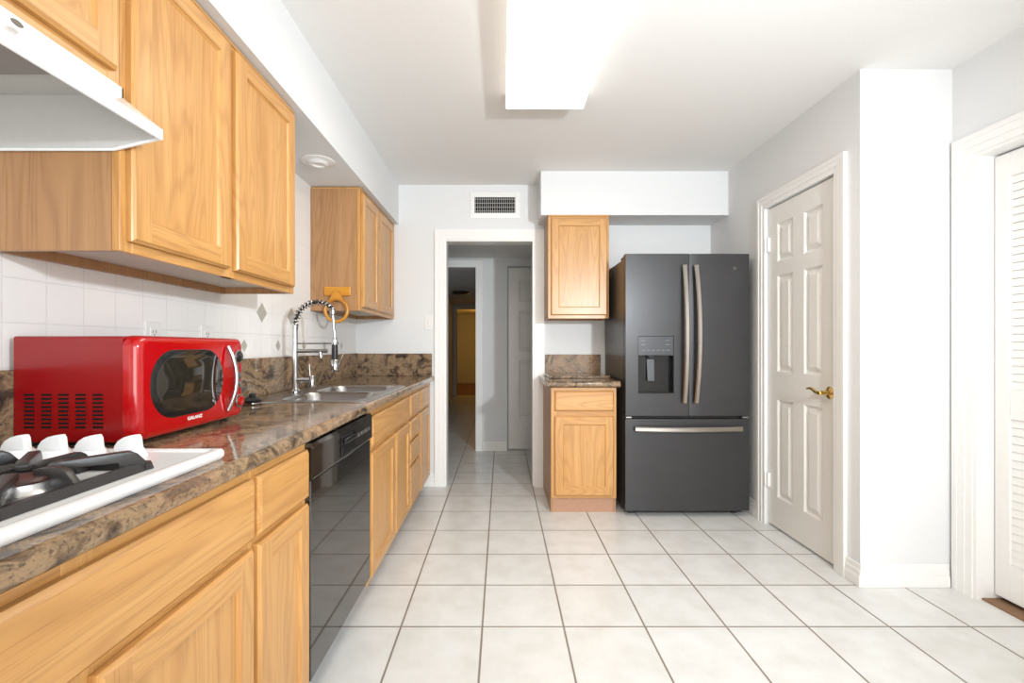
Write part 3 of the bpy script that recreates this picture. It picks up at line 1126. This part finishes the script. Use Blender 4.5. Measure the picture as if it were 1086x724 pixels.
# hose straight to the spray head
hx1, hz1 = fp(355, 0)[0], fp(0, 358)[2]
mb = MB().lathe((ex, FY, z_spring), [(0.0, 0.014), (0.0135, 0.012), (0.0135, -0.010), (0.008, -0.014), (0.0, -0.014)], 'z', 16)
mb.build('ferrule', M['chrome'], root, smooth=True)
mb = MB().tube([(ex, FY, z_spring - 0.012), (ex + 0.003, FY, z_spring - 0.05), (hx1, FY, hz1)], 0.0075, 10)
mb.build('hose', M['steel'], root, smooth=True)
hd_ = MB().lathe((hx1, FY, hz1), [(0.0, 0.004), (0.011, 0.002), (0.0125, -0.012), (0.0135, -0.03), (0.0, -0.031)], 'z', 18)
head = hd_.build('spray_head', M['chrome'], root, smooth=True)
MB().lathe((hx1, FY, hz1), [(0.0, -0.0315), (0.0145, -0.0315), (0.0155, -0.07), (0.0150, -0.112), (0.0, -0.1125)], 'z', 18).build('grip', M['black'], head, smooth=True)
MB().lathe((hx1, FY, hz1), [(0.0, -0.113), (0.016, -0.113), (0.020, -0.122), (0.0215, -0.155), (0.0215, -0.166), (0.019, -0.172), (0.0, -0.172)], 'z', 18).build('nozzle', M['chrome'], head, smooth=True)
mb = MB().tube([(hx1 + 0.018, FY, hz1 - 0.145), (hx1 + 0.028, FY, hz1 - 0.125), (hx1 + 0.044, FY, hz1 - 0.085)], 0.0032, 8)
mb.build('trigger', M['chrome'], head, smooth=True)
# arms
za, zb_ = fp(0, 364)[2], fp(0, 372)[2]
mb = MB()
mb.tube([(fx + 0.012, FY, za), (hx1 - 0.018, FY, za)], 0.0042, 10)
mb.lathe((hx1, FY, za), [(0.0165, 0.006), (0.0205, 0.006), (0.0205, -0.006), (0.0165, -0.006)], 'z', 18)
mb.build('support_arm', M['chrome'], root, smooth=True)
mb = MB()
mb.tube([(fx + 0.010, FY, zb_), (fp(347, 0)[0], FY, zb_)], 0.0105, 14)
mb.tube([(fp(339.5, 0)[0], FY, zb_ - 0.006), (fp(340.5, 0)[0], FY, zb_ - 0.036)], 0.0095, 12)
mb.build('spout', M['chrome'], root, smooth=True)
# side valve and lever
zv = fp(0, 403)[2]
vx = fp(331, 0)[0]
mb = MB()
mb.tube([(fx + 0.012, FY, zv), (vx, FY, zv)], 0.0135, 14)
mb.lathe((vx, FY, zv), [(0.0, -0.034), (0.020, -0.034), (0.020, -0.029), (0.0155, -0.026), (0.0155, 0.018), (0.012, 0.024), (0.0, 0.024)], 'z', 18)
mb.build('valve', M['chrome'], root, smooth=True)
mb = MB().tube([(fp(329, 0)[0], FY, zv + 0.020), (fp(328.4, 0)[0], FY, zv + 0.050), (fp(328, 0)[0], FY, zv + 0.082)], [0.0055, 0.005, 0.0045], 10)
mb.build('lever', M['chrome'], root, smooth=True)

# ------------------------------------------------------------------ dishwasher
DX, D0, D1 = -0.561, 1.3725, 1.9920
root = empty('dishwasher', (-0.85, (D0 + D1) / 2, 0))
tag(root, 'black glossy built-in dishwasher between the oak base cabinets', 'dishwasher')
mb = MB().box(-1.14, DX - 0.032, D0 + 0.004, D1 - 0.004, 0.146, 0.849)
mb.build('tub', M['black'], root)
mb = MB().box(DX - 0.030, DX, D0, D1, 0.145, 0.735, 0.003, 0, 2)
mb.build('door', M['dw_black'], root)
mb = MB()
cp = [(DX - 0.030, 0.737), (DX + 0.002, 0.737), (DX + 0.008, 0.745), (DX + 0.008, 0.835), (DX + 0.002, 0.846), (DX - 0.030, 0.846)]
mb.prism([(x, D0, z) for x, z in cp], (0, D1 - D0, 0))
cpn = mb.build('control_panel', M['dw_black'], root)
# latch handle : recessed cup with a bar
mb = MB()
mb.box(DX + 0.0085, DX + 0.012, D0 + 0.235, D0 + 0.385, 0.752, 0.818, 0.0025, 0, 2)
lt = mb.build('latch_handle', M['black_gloss'], cpn)
mb = MB()
mb.box(DX + 0.0125, DX + 0.022, D0 + 0.245, D0 + 0.375, 0.792, 0.812, 0.004, 0, 2)
mb.build('latch_bar', M['black_gloss'], cpn)
for k in range(5):
    yy = D0 + 0.425 + 0.034 * k
    mb = MB().box(DX + 0.0085, DX + 0.0115, yy, yy + 0.022, 0.783, 0.797, 0.001)
    mb.build('button', M['steel'], cpn)
mb = MB().box(DX - 0.110, DX - 0.098, D0 + 0.004, D1 - 0.004, 0.0006, 0.143)
mb.build('toe_panel', M['black'], root)

# ------------------------------------------------------------------ cooktop
K0, K1, KX0, KX1 = 0.245, 1.003, -1.105, -0.590
KT = 0.914
root = empty('cooktop', (-0.85, 0.62, CT))
tag(root, 'white four-burner gas cooktop set in the granite countertop', 'cooktop')
mb = MB()
def krect(i, z):
    return rrect(KX0 + i, KX1 - i, K0 + i, K1 - i, z, 0.014, 4)
mb.loft([krect(0.004, CT + 0.0005), krect(0.0, CT + 0.006), krect(0.0, KT - 0.006), krect(0.002, KT - 0.0015), krect(0.007, KT), krect(0.016, KT),
         krect(0.024, KT - 0.004)], cap=(True, False))
mb.bm.faces.ensure_lookup_table()
mb.loft([krect(0.024, KT - 0.004), krect(0.03, KT - 0.004)], cap=(False, True))
mb.build('top_pan', M['white_gloss'], root, smooth=True)
KZ = KT - 0.004
for i, kx in enumerate((-0.966, -0.893, -0.820, -0.742)):
    ky = 0.930
    mb = MB()
    mb.lathe((kx, ky, KZ), [(0.0, 0.0006), (0.031, 0.0006), (0.031, 0.004), (0.027, 0.012), (0.024, 0.017), (0.0, 0.017)], 'z', 24)
    kb = mb.build('knob', M['white_gloss'], root, smooth=True)
    mb = MB()
    prof = [(-0.026, 0.0165), (-0.024, 0.025), (-0.017, 0.035), (-0.006, 0.042), (0.007, 0.0455), (0.0175, 0.046), (0.019, 0.040), (0.0205, 0.028), (0.024, 0.0165)]
    mb.prism([(kx + a, ky - 0.0085, KZ + h) for a, h in prof], (0, 0.017, 0), bev=0.0022, seg=2)
    mb.build('grip', M['white_gloss'], kb, smooth=True)
burners = [(-0.715, 0.695), (-0.960, 0.695), (-0.715, 0.410), (-0.960, 0.410)]
for bx, by in burners:
    mb = MB().lathe((bx, by, KZ), [(0.0, 0.0006), (0.062, 0.0006), (0.058, 0.004), (0.040, 0.006), (0.034, 0.012), (0.033, 0.020), (0.0, 0.020)], 'z', 28)
    bb = mb.build('burner', M['alu'], root, smooth=True)
    MB().lathe((bx, by, KZ), [(0.0, 0.0205), (0.033, 0.0205), (0.034, 0.0235), (0.030, 0.0275), (0.0, 0.0285)], 'z', 28).build('burner_cap', M['cap'], bb, smooth=True)


def grate(cx, cy, hx_, hy_, label):
    root = empty('burner_grate', (cx, cy, KZ))
    tag(root, label, 'burner grate', 'cast iron burner grates')
    b = 0.0075
    zl0, zl1 = KZ + 0.0006, KZ + 0.014
    zt = KZ + 0.038
    mb = MB()
    # low outer frame with sloping sides
    def sidebar(p, q, inward):
        p, q, w_ = Vector(p), Vector(q), Vector(inward)
        prof = lambda c: [c + Vector((0, 0, zl0)), c + w_ * 0.020 + Vector((0, 0, zl0)), c + w_ * 0.018 + Vector((0, 0, zl1)), c + w_ * 0.007 + Vector((0, 0, zl1))]
        mb.loft([prof(p), prof(q)])
    x0, x1, y0, y1 = cx - hx_, cx + hx_, cy - hy_, cy + hy_
    sidebar((x1, y0, 0), (x1, y1, 0), (-1, 0, 0))
    sidebar((x0, y0, 0), (x0, y1, 0), (1, 0, 0))
    sidebar((x0, y0, 0), (x1, y0, 0), (0, 1, 0))
    sidebar((x0, y1, 0), (x1, y1, 0), (0, -1, 0))
    mb.build('frame', M['iron'], root)
    # ribs: rise from the frame, then run level toward the burner
    ribs = []
    for sx_, sy_ in ((1, 1), (1, -1), (-1, 1), (-1, -1)):
        ribs.append(((sx_ * hx_, sy_ * hy_), 0.034))
    for sx_, sy_ in ((1, 0), (-1, 0), (0, 1), (0, -1)):
        ribs.append(((sx_ * hx_, sy_ * hy_), 0.030))
    for (dx, dy), stop in ribs:
        L = math.hypot(dx, dy)
        ux, uy = dx / L, dy / L
        nx, ny = -uy, ux
        mb = MB()
        diag = abs(dx) > 0.01 and abs(dy) > 0.01
        hw = 0.0085 if diag else 0.0065
        prof = [(L - 0.002, zl0), (L - 0.026, zt - 0.006), (L - 0.036, zt), (stop + 0.012, zt), (stop, zt - 0.004), (stop, zt - 0.013), (L - 0.052, zt - 0.015), (L - 0.046, zl0)]
        pts = [(cx + ux * s - nx * hw, cy + uy * s - ny * hw, z) for s, z in prof]
        mb.prism(pts, (nx * 2 * hw, ny * 2 * hw, 0), bev=0.0022, seg=2)
        mb.build('finger', M['iron'], root, smooth=True)
    return root
grate(-0.740, 0.712, 0.106, 0.140, 'black cast iron grate over the front burner nearest the knobs')
grate(-0.965, 0.712, 0.106, 0.140, 'black cast iron grate over the rear burner nearest the knobs')
grate(-0.740, 0.418, 0.106, 0.140, 'black cast iron grate over the front burner farthest from the knobs')
grate(-0.965, 0.418, 0.106, 0.140, 'black cast iron grate over the rear burner farthest from the knobs')

# ------------------------------------------------------------------ range hood
HY0, HY1 = 0.30, 1.0585
root = empty('range_hood', (-0.97, 0.68, 1.574))
tag(root, 'white range hood under the short oak cabinet above the cooktop', 'range hood')
HXB = XL + 0.0008
sidep = [(HXB, 1.574), (-0.878, 1.574), (-0.768, 1.600), (-0.768, 1.622), (-0.858, 1.694), (-0.858, 1.7155), (HXB, 1.7155)]
mb = MB()
for ya in (HY0, HY1 - 0.004):
    mb.prism([(x, ya, z) for x, z in sidep], (0, 0.004, 0))
# front shell: lip, sloped visor, upright band, top, back
shell = [(-0.770, 1.600), (-0.768, 1.622), (-0.858, 1.694), (-0.858, 1.7155), (HXB, 1.7155), (HXB, 1.574)]
inner = [(-0.774, 1.602), (-0.772, 1.6205), (-0.861, 1.691), (-0.861, 1.7125), (HXB + 0.003, 1.7125), (HXB + 0.003, 1.574)]
for i in range(len(shell) - 1):
    mb.prism([(x, HY0, z) for x, z in (shell[i], shell[i + 1], inner[i + 1], inner[i])], (0, HY1 - HY0, 0))
# rolled lower lip all the way round
mb.tube([(-0.771, HY0 + 0.002, 1.601), (-0.771, HY1 - 0.002, 1.601)], 0.004, 8)
mb.build('shell', M['white_gloss'], root)
mb = MB()
mb.box(HXB + 0.004, -0.868, HY0 + 0.006, HY1 - 0.0045, 1.700, 1.706)
mb.prism([(x, HY1 - 0.0055, z) for x, z in [(HXB + 0.004, 1.580), (-0.880, 1.580), (-0.776, 1.6035), (-0.776, 1.618), (-0.864, 1.688), (-0.864, 1.699), (HXB + 0.004, 1.699)]], (0, 0.0012, 0))
mb.build('liner', M['hood_in'], root)
mb = MB().box(-1.10, -0.92, 0.45, 0.965, 1.692, 1.6995, 0.002)
mb.build('grease_filter', M['filter'], root)
# small dark badge on the visor
mb = MB()
n = Vector((0.072, 0, 0.090)).normalized()
n = Vector((1, 0, 0))
c = Vector((-0.8578, 0.826, 1.7035))
uu, vv = Vector((0, 1, 0)), Vector((0, 0, 1))
ring = [c + uu * 0.011 * math.cos(2 * PI * k / 16) + vv * 0.0055 * math.sin(2 * PI * k / 16) for k in range(16)]
mb.prism(ring, n * 0.001)
mb.build('badge', M['badge_brown'], root)

# ------------------------------------------------------------------ microwave
MX0, MXF, MY0, MY1 = -1.153, -0.859, 1.101, 1.556
MZ0, MZ1 = 0.903, 1.158
MXS = -0.894            # seam between case and front bezel
root = empty('microwave', ((MX0 + MXF) / 2, (MY0 + MY1) / 2, CT))
tag(root, 'glossy red retro microwave oven with chrome handle on the granite counter', 'microwave')
def rr_yz(x, y0, y1, z0, z1, r, n=5):
    return [(x, p[0], p[1]) for p in [(a, b) for a, b, _ in rrect(y0, y1, z0, z1, 0, r, n)]]
mb = MB()
mb.loft([rr_yz(MX0, MY0 + 0.002, MY1 - 0.002, MZ0, MZ1 - 0.002, 0.006), rr_yz(MXS - 0.0015, MY0 + 0.002, MY1 - 0.002, MZ0, MZ1 - 0.002, 0.006)])
case = mb.build('case', M['red_side'], root)
# vent slots on the side: dark shallow louvres
mb = MB()
for cix in range(5):
    xa = -1.128 + cix * 0.0405
    for r_ in range(9):
        za_ = 0.938 + r_ * 0.0096
        mb.box(xa, xa + 0.024, MY0 + 0.0009, MY0 + 0.0019, za_, za_ + 0.0048)
mb.build('vent_slots', M['vent_dark'], case)
# front bezel: rounded face
mb = MB()
Ls = [(MXS, 0.0, 0.028), (MXF - 0.022, 0.0, 0.028), (MXF - 0.012, 0.002, 0.027), (MXF - 0.005, 0.006, 0.025), (MXF - 0.001, 0.013, 0.022), (MXF, 0.022, 0.018)]
mb.loft([rr_yz(x, MY0 + i, MY1 - i, MZ0 + i * 0.7, MZ1 - i * 0.7, r, 6) for x, i, r in Ls])
bez = mb.build('front', M['red'], root, smooth=True)
# door window: rounded black lens
wy0, wy1, wz0, wz1 = 1.143, 1.436, 0.948, 1.120
mb = MB()
mb.loft([rr_yz(MXF + 0.0003, wy0 - 0.003, wy1 + 0.003, wz0 - 0.003, wz1 + 0.003, 0.085, 10), rr_yz(MXF + 0.002, wy0, wy1, wz0, wz1, 0.082, 10)])
win = mb.build('window_surround', M['black_gloss'], root, smooth=True)
mb = MB()
mb.loft([rr_yz(MXF + 0.0023, wy0 + 0.016, wy1 - 0.022, wz0 + 0.012, wz1 - 0.012, 0.072, 10), rr_yz(MXF + 0.0032, wy0 + 0.018, wy1 - 0.024, wz0 + 0.014, wz1 - 0.014, 0.070, 10)])
mb.build('glass', M['glass_dark'], win, smooth=True)
# curved chrome handle
mb = MB()
hp, hr = [], []
for k in range(19):
    t = -1 + 2 * k / 18
    hp.append((MXF + 0.006 + 0.020 * (1 - t * t), 1.456 + 0.012 * (1 - t * t), 1.032 + 0.100 * t))
    hr.append(0.0075 - 0.002 * t * t)
mb.tube(hp, hr, 10)
mb.build('handle', M['chrome'], root, smooth=True)
# dial, buttons, knob
cy_ = 1.519
mb = MB().lathe((MXF, cy_, 1.098), [(0.0, 0.0003), (0.022, 0.0003), (0.022, 0.004), (0.0185, 0.006), (0.0, 0.006)], 'x', 24)
dl = mb.build('display_ring', M['chrome'], root, smooth=True)
MB().lathe((MXF, cy_, 1.098), [(0.0, 0.0063), (0.0180, 0.0063), (0.0165, 0.009), (0.0, 0.0095)], 'x', 24).build('display', M['black_gloss'], dl, smooth=True)
for zz in (1.036, 1.008):
    mb = MB()
    mb.box(MXF + 0.0003, MXF + 0.006, cy_ - 0.011, cy_ + 0.013, zz - 0.011, zz + 0.011, 0.003, 0, 2)
    mb.build('button', M['chrome'], root, smooth=True)
mb = MB().lathe((MXF, cy_ + 0.002, 0.955), [(0.0, 0.0003), (0.022, 0.0003), (0.022, 0.006), (0.018, 0.008), (0.0, 0.008)], 'x', 24)
kn = mb.build('timer_ring', M['chrome'], root, smooth=True)
mb = MB().lathe((MXF, cy_ + 0.002, 0.955), [(0.0, 0.0083), (0.0155, 0.0083), (0.0140, 0.013), (0.0, 0.014)], 'x', 24)
mb.build('timer_knob', M['red'], kn, smooth=True)
text('GALANZ', 'lettering', M['white_ink'], root, (MXF + 0.0006, 1.307, 0.9335), (PI / 2, 0, PI / 2), 0.0125, 1.25, 0.0003, 0.0003)
for fx_, fy_ in ((MX0 + 0.03, MY0 + 0.03), (MX0 + 0.03, MY1 - 0.03), (MXF - 0.05, MY0 + 0.03), (MXF - 0.05, MY1 - 0.03)):
    MB().lathe((fx_, fy_, CT), [(0.0, 0.0004), (0.011, 0.0004), (0.013, MZ0 - CT - 0.0004), (0.0, MZ0 - CT - 0.0004)], 'z', 14).build('foot', M['black'], root)

# ------------------------------------------------------------------ refrigerator
RX0, RX1, RY = 0.8215, 1.642, 3.090
RTOP = 1.744
root = empty('refrigerator', ((RX0 + RX1) / 2, 3.40, 0))
tag(root, 'dark slate french-door refrigerator with water dispenser', 'refrigerator')
mb = MB().box(RX0 + 0.004, RX1 - 0.004, RY + 0.075, 3.725, 0.045, 1.722, 0.004)
mb.build('cabinet_body', M['slate_side'], root)
mb = MB()
mb.box(RX0 + 0.01, RX1 - 0.01, RY + 0.0615, RY + 0.0745, 0.06, 1.725)
mb.build('door_seal', M['seal'], root)
def bowed(mb, x0, x1, z0, z1, yb, yf, bow, n=12, top=True):
    """door skin bowed in plan, soft vertical edges"""
    pf = []
    for k in range(n + 1):
        t = k / n
        s = 2 * t - 1
        e = 1 - (abs(s) ** 14) * 0.55
        pf.append((x0 + (x1 - x0) * t, yf + bow * s * s + 0.002 * (abs(s) ** 16)))
    poly = [(x0, yb)] + pf + [(x1, yb)]
    mb.loft([[(x, y, z0) for x, y in poly], [(x, y, z1) for x, y in poly]])
GAPX = 1.2395
DB = 0.671
# right door
mb = MB()
bowed(mb, GAPX + 0.003, RX1, DB, RTOP, RY + 0.060, RY, 0.004)
rd = mb.build('door', M['slate'], root, smooth=True)
# left door with dispenser recess: skin made in strips round the hole
ux0, ux1, uz0, uz1 = 0.903, 1.141, 0.818, 1.199
mb = MB()
xl, xr = RX0, GAPX - 0.003
mb.box(xl, ux0, RY, RY + 0.060, DB, RTOP)
mb.box(ux1, xr, RY, RY + 0.060, DB, RTOP)
mb.box(ux0, ux1, RY, RY + 0.060, DB, uz0)
mb.box(ux0, ux1, RY, RY + 0.060, uz1, RTOP)
bmesh.ops.remove_doubles(mb.bm, verts=mb.bm.verts[:], dist=1e-5)
ld = mb.build('door', M['slate'], root)
UM = 1.071
mb = MB().box(ux0 + 0.001, ux1 - 0.001, RY + 0.001, RY + 0.058, UM, uz1 - 0.001, 0.002)
dp = mb.build('dispenser_panel', M['slate_panel'], ld)
for sx_ in (0.922, 1.085):
    for zz in (1.168, 1.140):
        MB().box(sx_, sx_ + 0.030, RY - 0.0002, RY + 0.0012, zz, zz + 0.0035).build('printed_mark', M['grey_ink'], dp)
for k in range(6):
    MB().box(0.930 + k * 0.033, 0.930 + k * 0.033 + 0.018, RY - 0.0002, RY + 0.0012, 1.103, 1.1065).build('printed_mark', M['grey_ink'], dp)
mb = MB()
mb.box(ux0 + 0.001, ux1 - 0.001, RY + 0.050, RY + 0.058, uz0 + 0.001, UM - 0.001)
mb.box(ux0 + 0.001, ux0 + 0.004, RY + 0.003, RY + 0.050, uz0 + 0.001, UM - 0.001)
mb.box(ux1 - 0.004, ux1 - 0.001, RY + 0.003, RY + 0.050, uz0 + 0.001, UM - 0.001)
mb.box(ux0 + 0.004, ux1 - 0.004, RY + 0.003, RY + 0.050, uz0 + 0.001, uz0 + 0.008)
nk = mb.build('dispenser_recess', M['black_gloss'], ld)
mb = MB()
mb.prism([(0.972, RY + 0.046, 1.045), (1.024, RY + 0.046, 1.045), (1.021, RY + 0.034, 0.900), (0.975, RY + 0.034, 0.900)], (0, -0.006, 0), bev=0.0015)
mb.lathe((0.998, RY + 0.030, 1.070), [(0.0, 0.0), (0.030, 0.0), (0.024, -0.016), (0.0, -0.017)], 'z', 18)
mb.build('paddle', M['slate_panel'], nk)
# freezer drawer
mb = MB()
bowed(mb, RX0, RX1, 0.042, 0.649, RY + 0.060, RY, 0.004, 16)
fd = mb.build('freezer_drawer', M['slate'], root, smooth=True)
# handles
def bar(pts, w1, w2, side):
    """flat bowed bar: loft of rectangles"""
    loops = []
    for p in pts:
        p = Vector(p)
        a = Vector(side) * w1
        b = Vector((0, 1, 0)) * w2
        loops.append([p - a * 0.6 - b, p + a * 0.6 - b, p + a - b * 0.2, p + a + b, p - a + b, p - a - b * 0.2])
    return loops
for par, hx_, sgn in ((ld, 1.203, 1), (rd, 1.279, 1)):
    mb = MB()
    P = []
    for k in range(17):
        t = -1 + 2 * k / 16
        P.append((hx_ + 0.010 * (1 - t * t) * (1 if par is rd else 0.3), RY - 0.030 - 0.032 * (1 - t * t), 1.212 + 0.453 * t))
    mb.loft(bar(P, 0.0155, 0.008, (1, 0, 0)))
    for zz in (0.785, 1.640):
        mb.box(hx_ - 0.009, hx_ + 0.011, RY - 0.032, RY - 0.0004, zz - 0.016, zz + 0.016, 0.003)
    h = mb.build('handle', M['handle_steel'], par, smooth=True)
mb = MB()
P = []
for k in range(17):
    t = -1 + 2 * k / 16
    P.append((1.228 + 0.352 * t, RY - 0.030 - 0.030 * (1 - t * t), 0.588))
mb.loft(bar(P, 0.0165, 0.008, (0, 0, 1)))
for xx in (0.900, 1.556):
    mb.box(xx - 0.016, xx + 0.016, RY - 0.032, RY + 0.001, 0.578, 0.598, 0.003)
mb.build('handle', M['handle_steel'], fd, smooth=True)
# badge, hinges, feet
mb = MB().box(1.531, 1.555, RY - 0.0006, RY + 0.0012, 1.636, 1.660, 0.0003)
bd = mb.build('badge', M['badge_brown'], rd)
mb = MB()
mb.tube([(1.543 + 0.0085 * math.cos(2 * PI * k / 20), RY - 0.0009, 1.648 + 0.0085 * math.sin(2 * PI * k / 20)) for k in range(20)], 0.0007, 5, closed=True)
mb.build('emblem_ring', M['grey_ink'], bd)
text('GE', 'lettering', M['grey_ink'], bd, (1.543, RY - 0.0009, 1.648), (PI / 2, 0, 0), 0.010, 1.0, 0.0002)
for xx in (RX0 + 0.022, RX1 - 0.026):
    mb = MB().box(xx - 0.020, xx + 0.020, RY + 0.006, RY + 0.05, 0.6535, 0.6665, 0.002)
    mb.build('hinge', M['steel'], root)
    mb = MB().box(xx - 0.02, xx + 0.02, RY + 0.02, RY + 0.14, 1.7225, 1.740, 0.004)
    mb.build('hinge_cover', M['slate_side'], root)
for xx in (RX0 + 0.06, RX1 - 0.06):
    for yy in (RY + 0.10, 3.66):
        MB().lathe((xx, yy, 0.0), [(0.0, 0.0005), (0.022, 0.0005), (0.022, 0.02), (0.012, 0.022), (0.012, 0.0445), (0.0, 0.0445)], 'z', 14).build('foot', M['black'], root)
mb = MB().box(RX0 + 0.02, RX1 - 0.02, RY + 0.076, RY + 0.09, 0.012, 0.0445)
mb.build('kick_grille', M['black'], root)

# ------------------------------------------------------------------ ceiling light
LX0, LX1, LY0, LY1, LZ = 0.022, 0.424, 1.205, 2.430, 2.366
root = empty('ceiling_light', ((LX0 + LX1) / 2, (LY0 + LY1) / 2, ZC))
tag(root, 'lit rectangular fluorescent ceiling light with white diffuser', 'ceiling light')
mb = MB().box(LX0 + 0.03, LX1 - 0.03, LY0 + 0.02, LY1 - 0.02, ZC - 0.022, ZC - 0.0004)
mb.build('base_pan', M['lamp_white'], root)
mb = MB()
df = []
for y in (LY0 + 0.009, LY1 - 0.009):
    df.append([(LX0 + 0.004, y, ZC - 0.020), (LX0, y, ZC - 0.030), (LX0, y, LZ + 0.004), (LX0 + 0.004, y, LZ), (LX1 - 0.004, y, LZ), (LX1, y, LZ + 0.004), (LX1, y, ZC - 0.030), (LX1 - 0.004, y, ZC - 0.020)])
mb.loft(df)
for f in mb.bm.faces:
    f.normal_update()
    f.material_index = 0 if abs(f.normal.z) > 0.5 and f.calc_center_median().z < ZC - 0.05 else 1
mb.build('diffuser', [M['diffuser'], M['diffuser_side']], root)
for y in (LY0, LY1 - 0.0085):
    mb = MB().prism([(LX0 - 0.002, y, ZC - 0.0005), (LX0 - 0.002, y, LZ + 0.003), (LX0 + 0.003, y, LZ - 0.002), (LX1 - 0.003, y, LZ - 0.002), (LX1 + 0.002, y, LZ + 0.003), (LX1 + 0.002, y, ZC - 0.0005)], (0, 0.0085, 0))
    mb.build('end_cap', M['lamp_white'], root)

# recessed can light in the left soffit
cx_, cyy = -0.975, 2.480
root = empty('recessed_light', (cx_, cyy, SFZ))
tag(root, 'small round unlit recessed light in the soffit above the sink', 'ceiling light')
MB().lathe((cx_, cyy, SFZ), [(0.056, -0.0005), (0.085, -0.0005), (0.085, -0.004), (0.060, -0.010), (0.056, -0.008)], 'z', 32).build('trim_ring', M['white_plastic'], root, smooth=True)
mb = MB().lathe((cx_, cyy, SFZ), [(0.0, -0.0006), (0.0555, -0.0006), (0.054, -0.012), (0.040, -0.022), (0.034, -0.020), (0.030, -0.012), (0.0, -0.010)], 'z', 28)
mb.build('eyeball', M['white_plastic'], root, smooth=True)

# ------------------------------------------------------------------ air vent
root = empty('air_vent', (-0.053, YB, 2.165))
tag(root, 'rectangular white air vent with dark grille above the doorway', 'air vent')
vx0, vx1, vz0, vz1 = -0.218, 0.110, 2.207, 2.335
ox0, ox1, oz0, oz1 = -0.258, 0.152, 2.166, 2.380
mb = MB()
Lr = lambda a, b, c, d, y: [(a, y, c), (b, y, c), (b, y, d), (a, y, d)]
mb.loft([Lr(ox0, ox1, oz0, oz1, YB - 0.0005), Lr(ox0 + 0.003, ox1 - 0.003, oz0 + 0.003, oz1 - 0.003, YB - 0.006), Lr(vx0 - 0.006, vx1 + 0.006, vz0 - 0.006, vz1 + 0.006, YB - 0.011), Lr(vx0, vx1, vz0, vz1, YB - 0.010), Lr(vx0, vx1, vz0, vz1, YB - 0.0008)], cap=(False, False))
mb.build('frame', M['trim'], root)
MB().box(vx0 + 0.0005, vx1 - 0.0005, YB - 0.0018, YB - 0.0008, vz0 + 0.0005, vz1 - 0.0005).build('backing', M['vent_dark'], root)
mb = MB()
for k in range(19):
    x = vx0 + (vx1 - vx0) * (k + 0.5) / 19
    mb.box(x - 0.0018, x + 0.0018, YB - 0.0095, YB - 0.006, vz0 + 0.0005, vz1 - 0.0005)
for k in range(4):
    z = vz0 + (vz1 - vz0) * (k + 0.5) / 4
    mb.box(vx0 + 0.0005, vx1 - 0.0005, YB - 0.0055, YB - 0.0025, z - 0.0018, z + 0.0018)
mb.build('grille', M['vent_slat'], root)

# ------------------------------------------------------------------ towel ring on the corner cabinet
ty = 2.868
tx = -1.006
root = empty('towel_ring', (tx, ty, 1.44))
tag(root, 'golden wooden towel ring hanging on the side of the corner wall cabinet', 'towel ring')
mb = MB().box(tx - 0.082, tx + 0.082, ty - 0.016, ty - 0.0005, 1.440, 1.496, 0.005, 0, 2)
mb.build('back_plate', M['ring_oak'], root)
mb = MB()
mb.prism([(tx - 0.012, ty - 0.036, 1.472), (tx + 0.012, ty - 0.036, 1.472), (tx + 0.020, ty - 0.036, 1.450), (tx + 0.044, ty - 0.036, 1.412), (tx - 0.044, ty - 0.036, 1.412), (tx - 0.020, ty - 0.036, 1.450)], (0, 0.0195, 0), bev=0.003)
mb.build('bracket', M['ring_oak'], root)
mb = MB().tube([(tx + 0.068 * math.cos(2 * PI * k / 40), ty - 0.028, 1.350 + 0.068 * math.sin(2 * PI * k / 40)) for k in range(40)], 0.0095, 10, closed=True)
mb.build('ring', M['ring_oak'], root, smooth=True)

# ------------------------------------------------------------------ outlets and switch
def outlet(y, label):
    root = empty('wall_outlet', (XL, y, 1.10))
    tag(root, label, 'outlet', 'white outlets in the tile backsplash')
    MB().box(XL + 0.0006, XL + 0.006, y - 0.035, y + 0.035, 1.100, 1.215, 0.002, 0, 2).build('plate', M['white_plastic'], root)
    for zz in (1.138, 1.180):
        s = MB().box(XL + 0.0062, XL + 0.0085, y - 0.017, y + 0.017, zz - 0.014, zz + 0.014, 0.001).build('socket', M['white_plastic'], root)
        mb = MB()
        mb.box(XL + 0.0086, XL + 0.009, y - 0.008, y - 0.006, zz - 0.004, zz + 0.006)
        mb.box(XL + 0.0086, XL + 0.009, y + 0.006, y + 0.008, zz - 0.004, zz + 0.006)
        mb.box(XL + 0.0086, XL + 0.009, y - 0.002, y + 0.002, zz - 0.011, zz - 0.007)
        mb.build('slots', M['seal'], s)
outlet(1.568, 'white outlet on the tile behind the middle of the microwave')
outlet(1.852, 'white outlet on the tile just past the far end of the microwave')
root = empty('light_switch', (-0.590, YB, 1.27))
tag(root, 'white light switch on the back wall left of the doorway', 'light switch')
MB().box(-0.622, -0.556, YB - 0.006, YB - 0.0006, 1.266, 1.384, 0.002, 0, 2).build('plate', M['white_plastic'], root)
MB().box(-0.597, -0.581, YB - 0.012, YB - 0.0062, 1.312, 1.338, 0.002).build('toggle', M['white_plastic'], root)
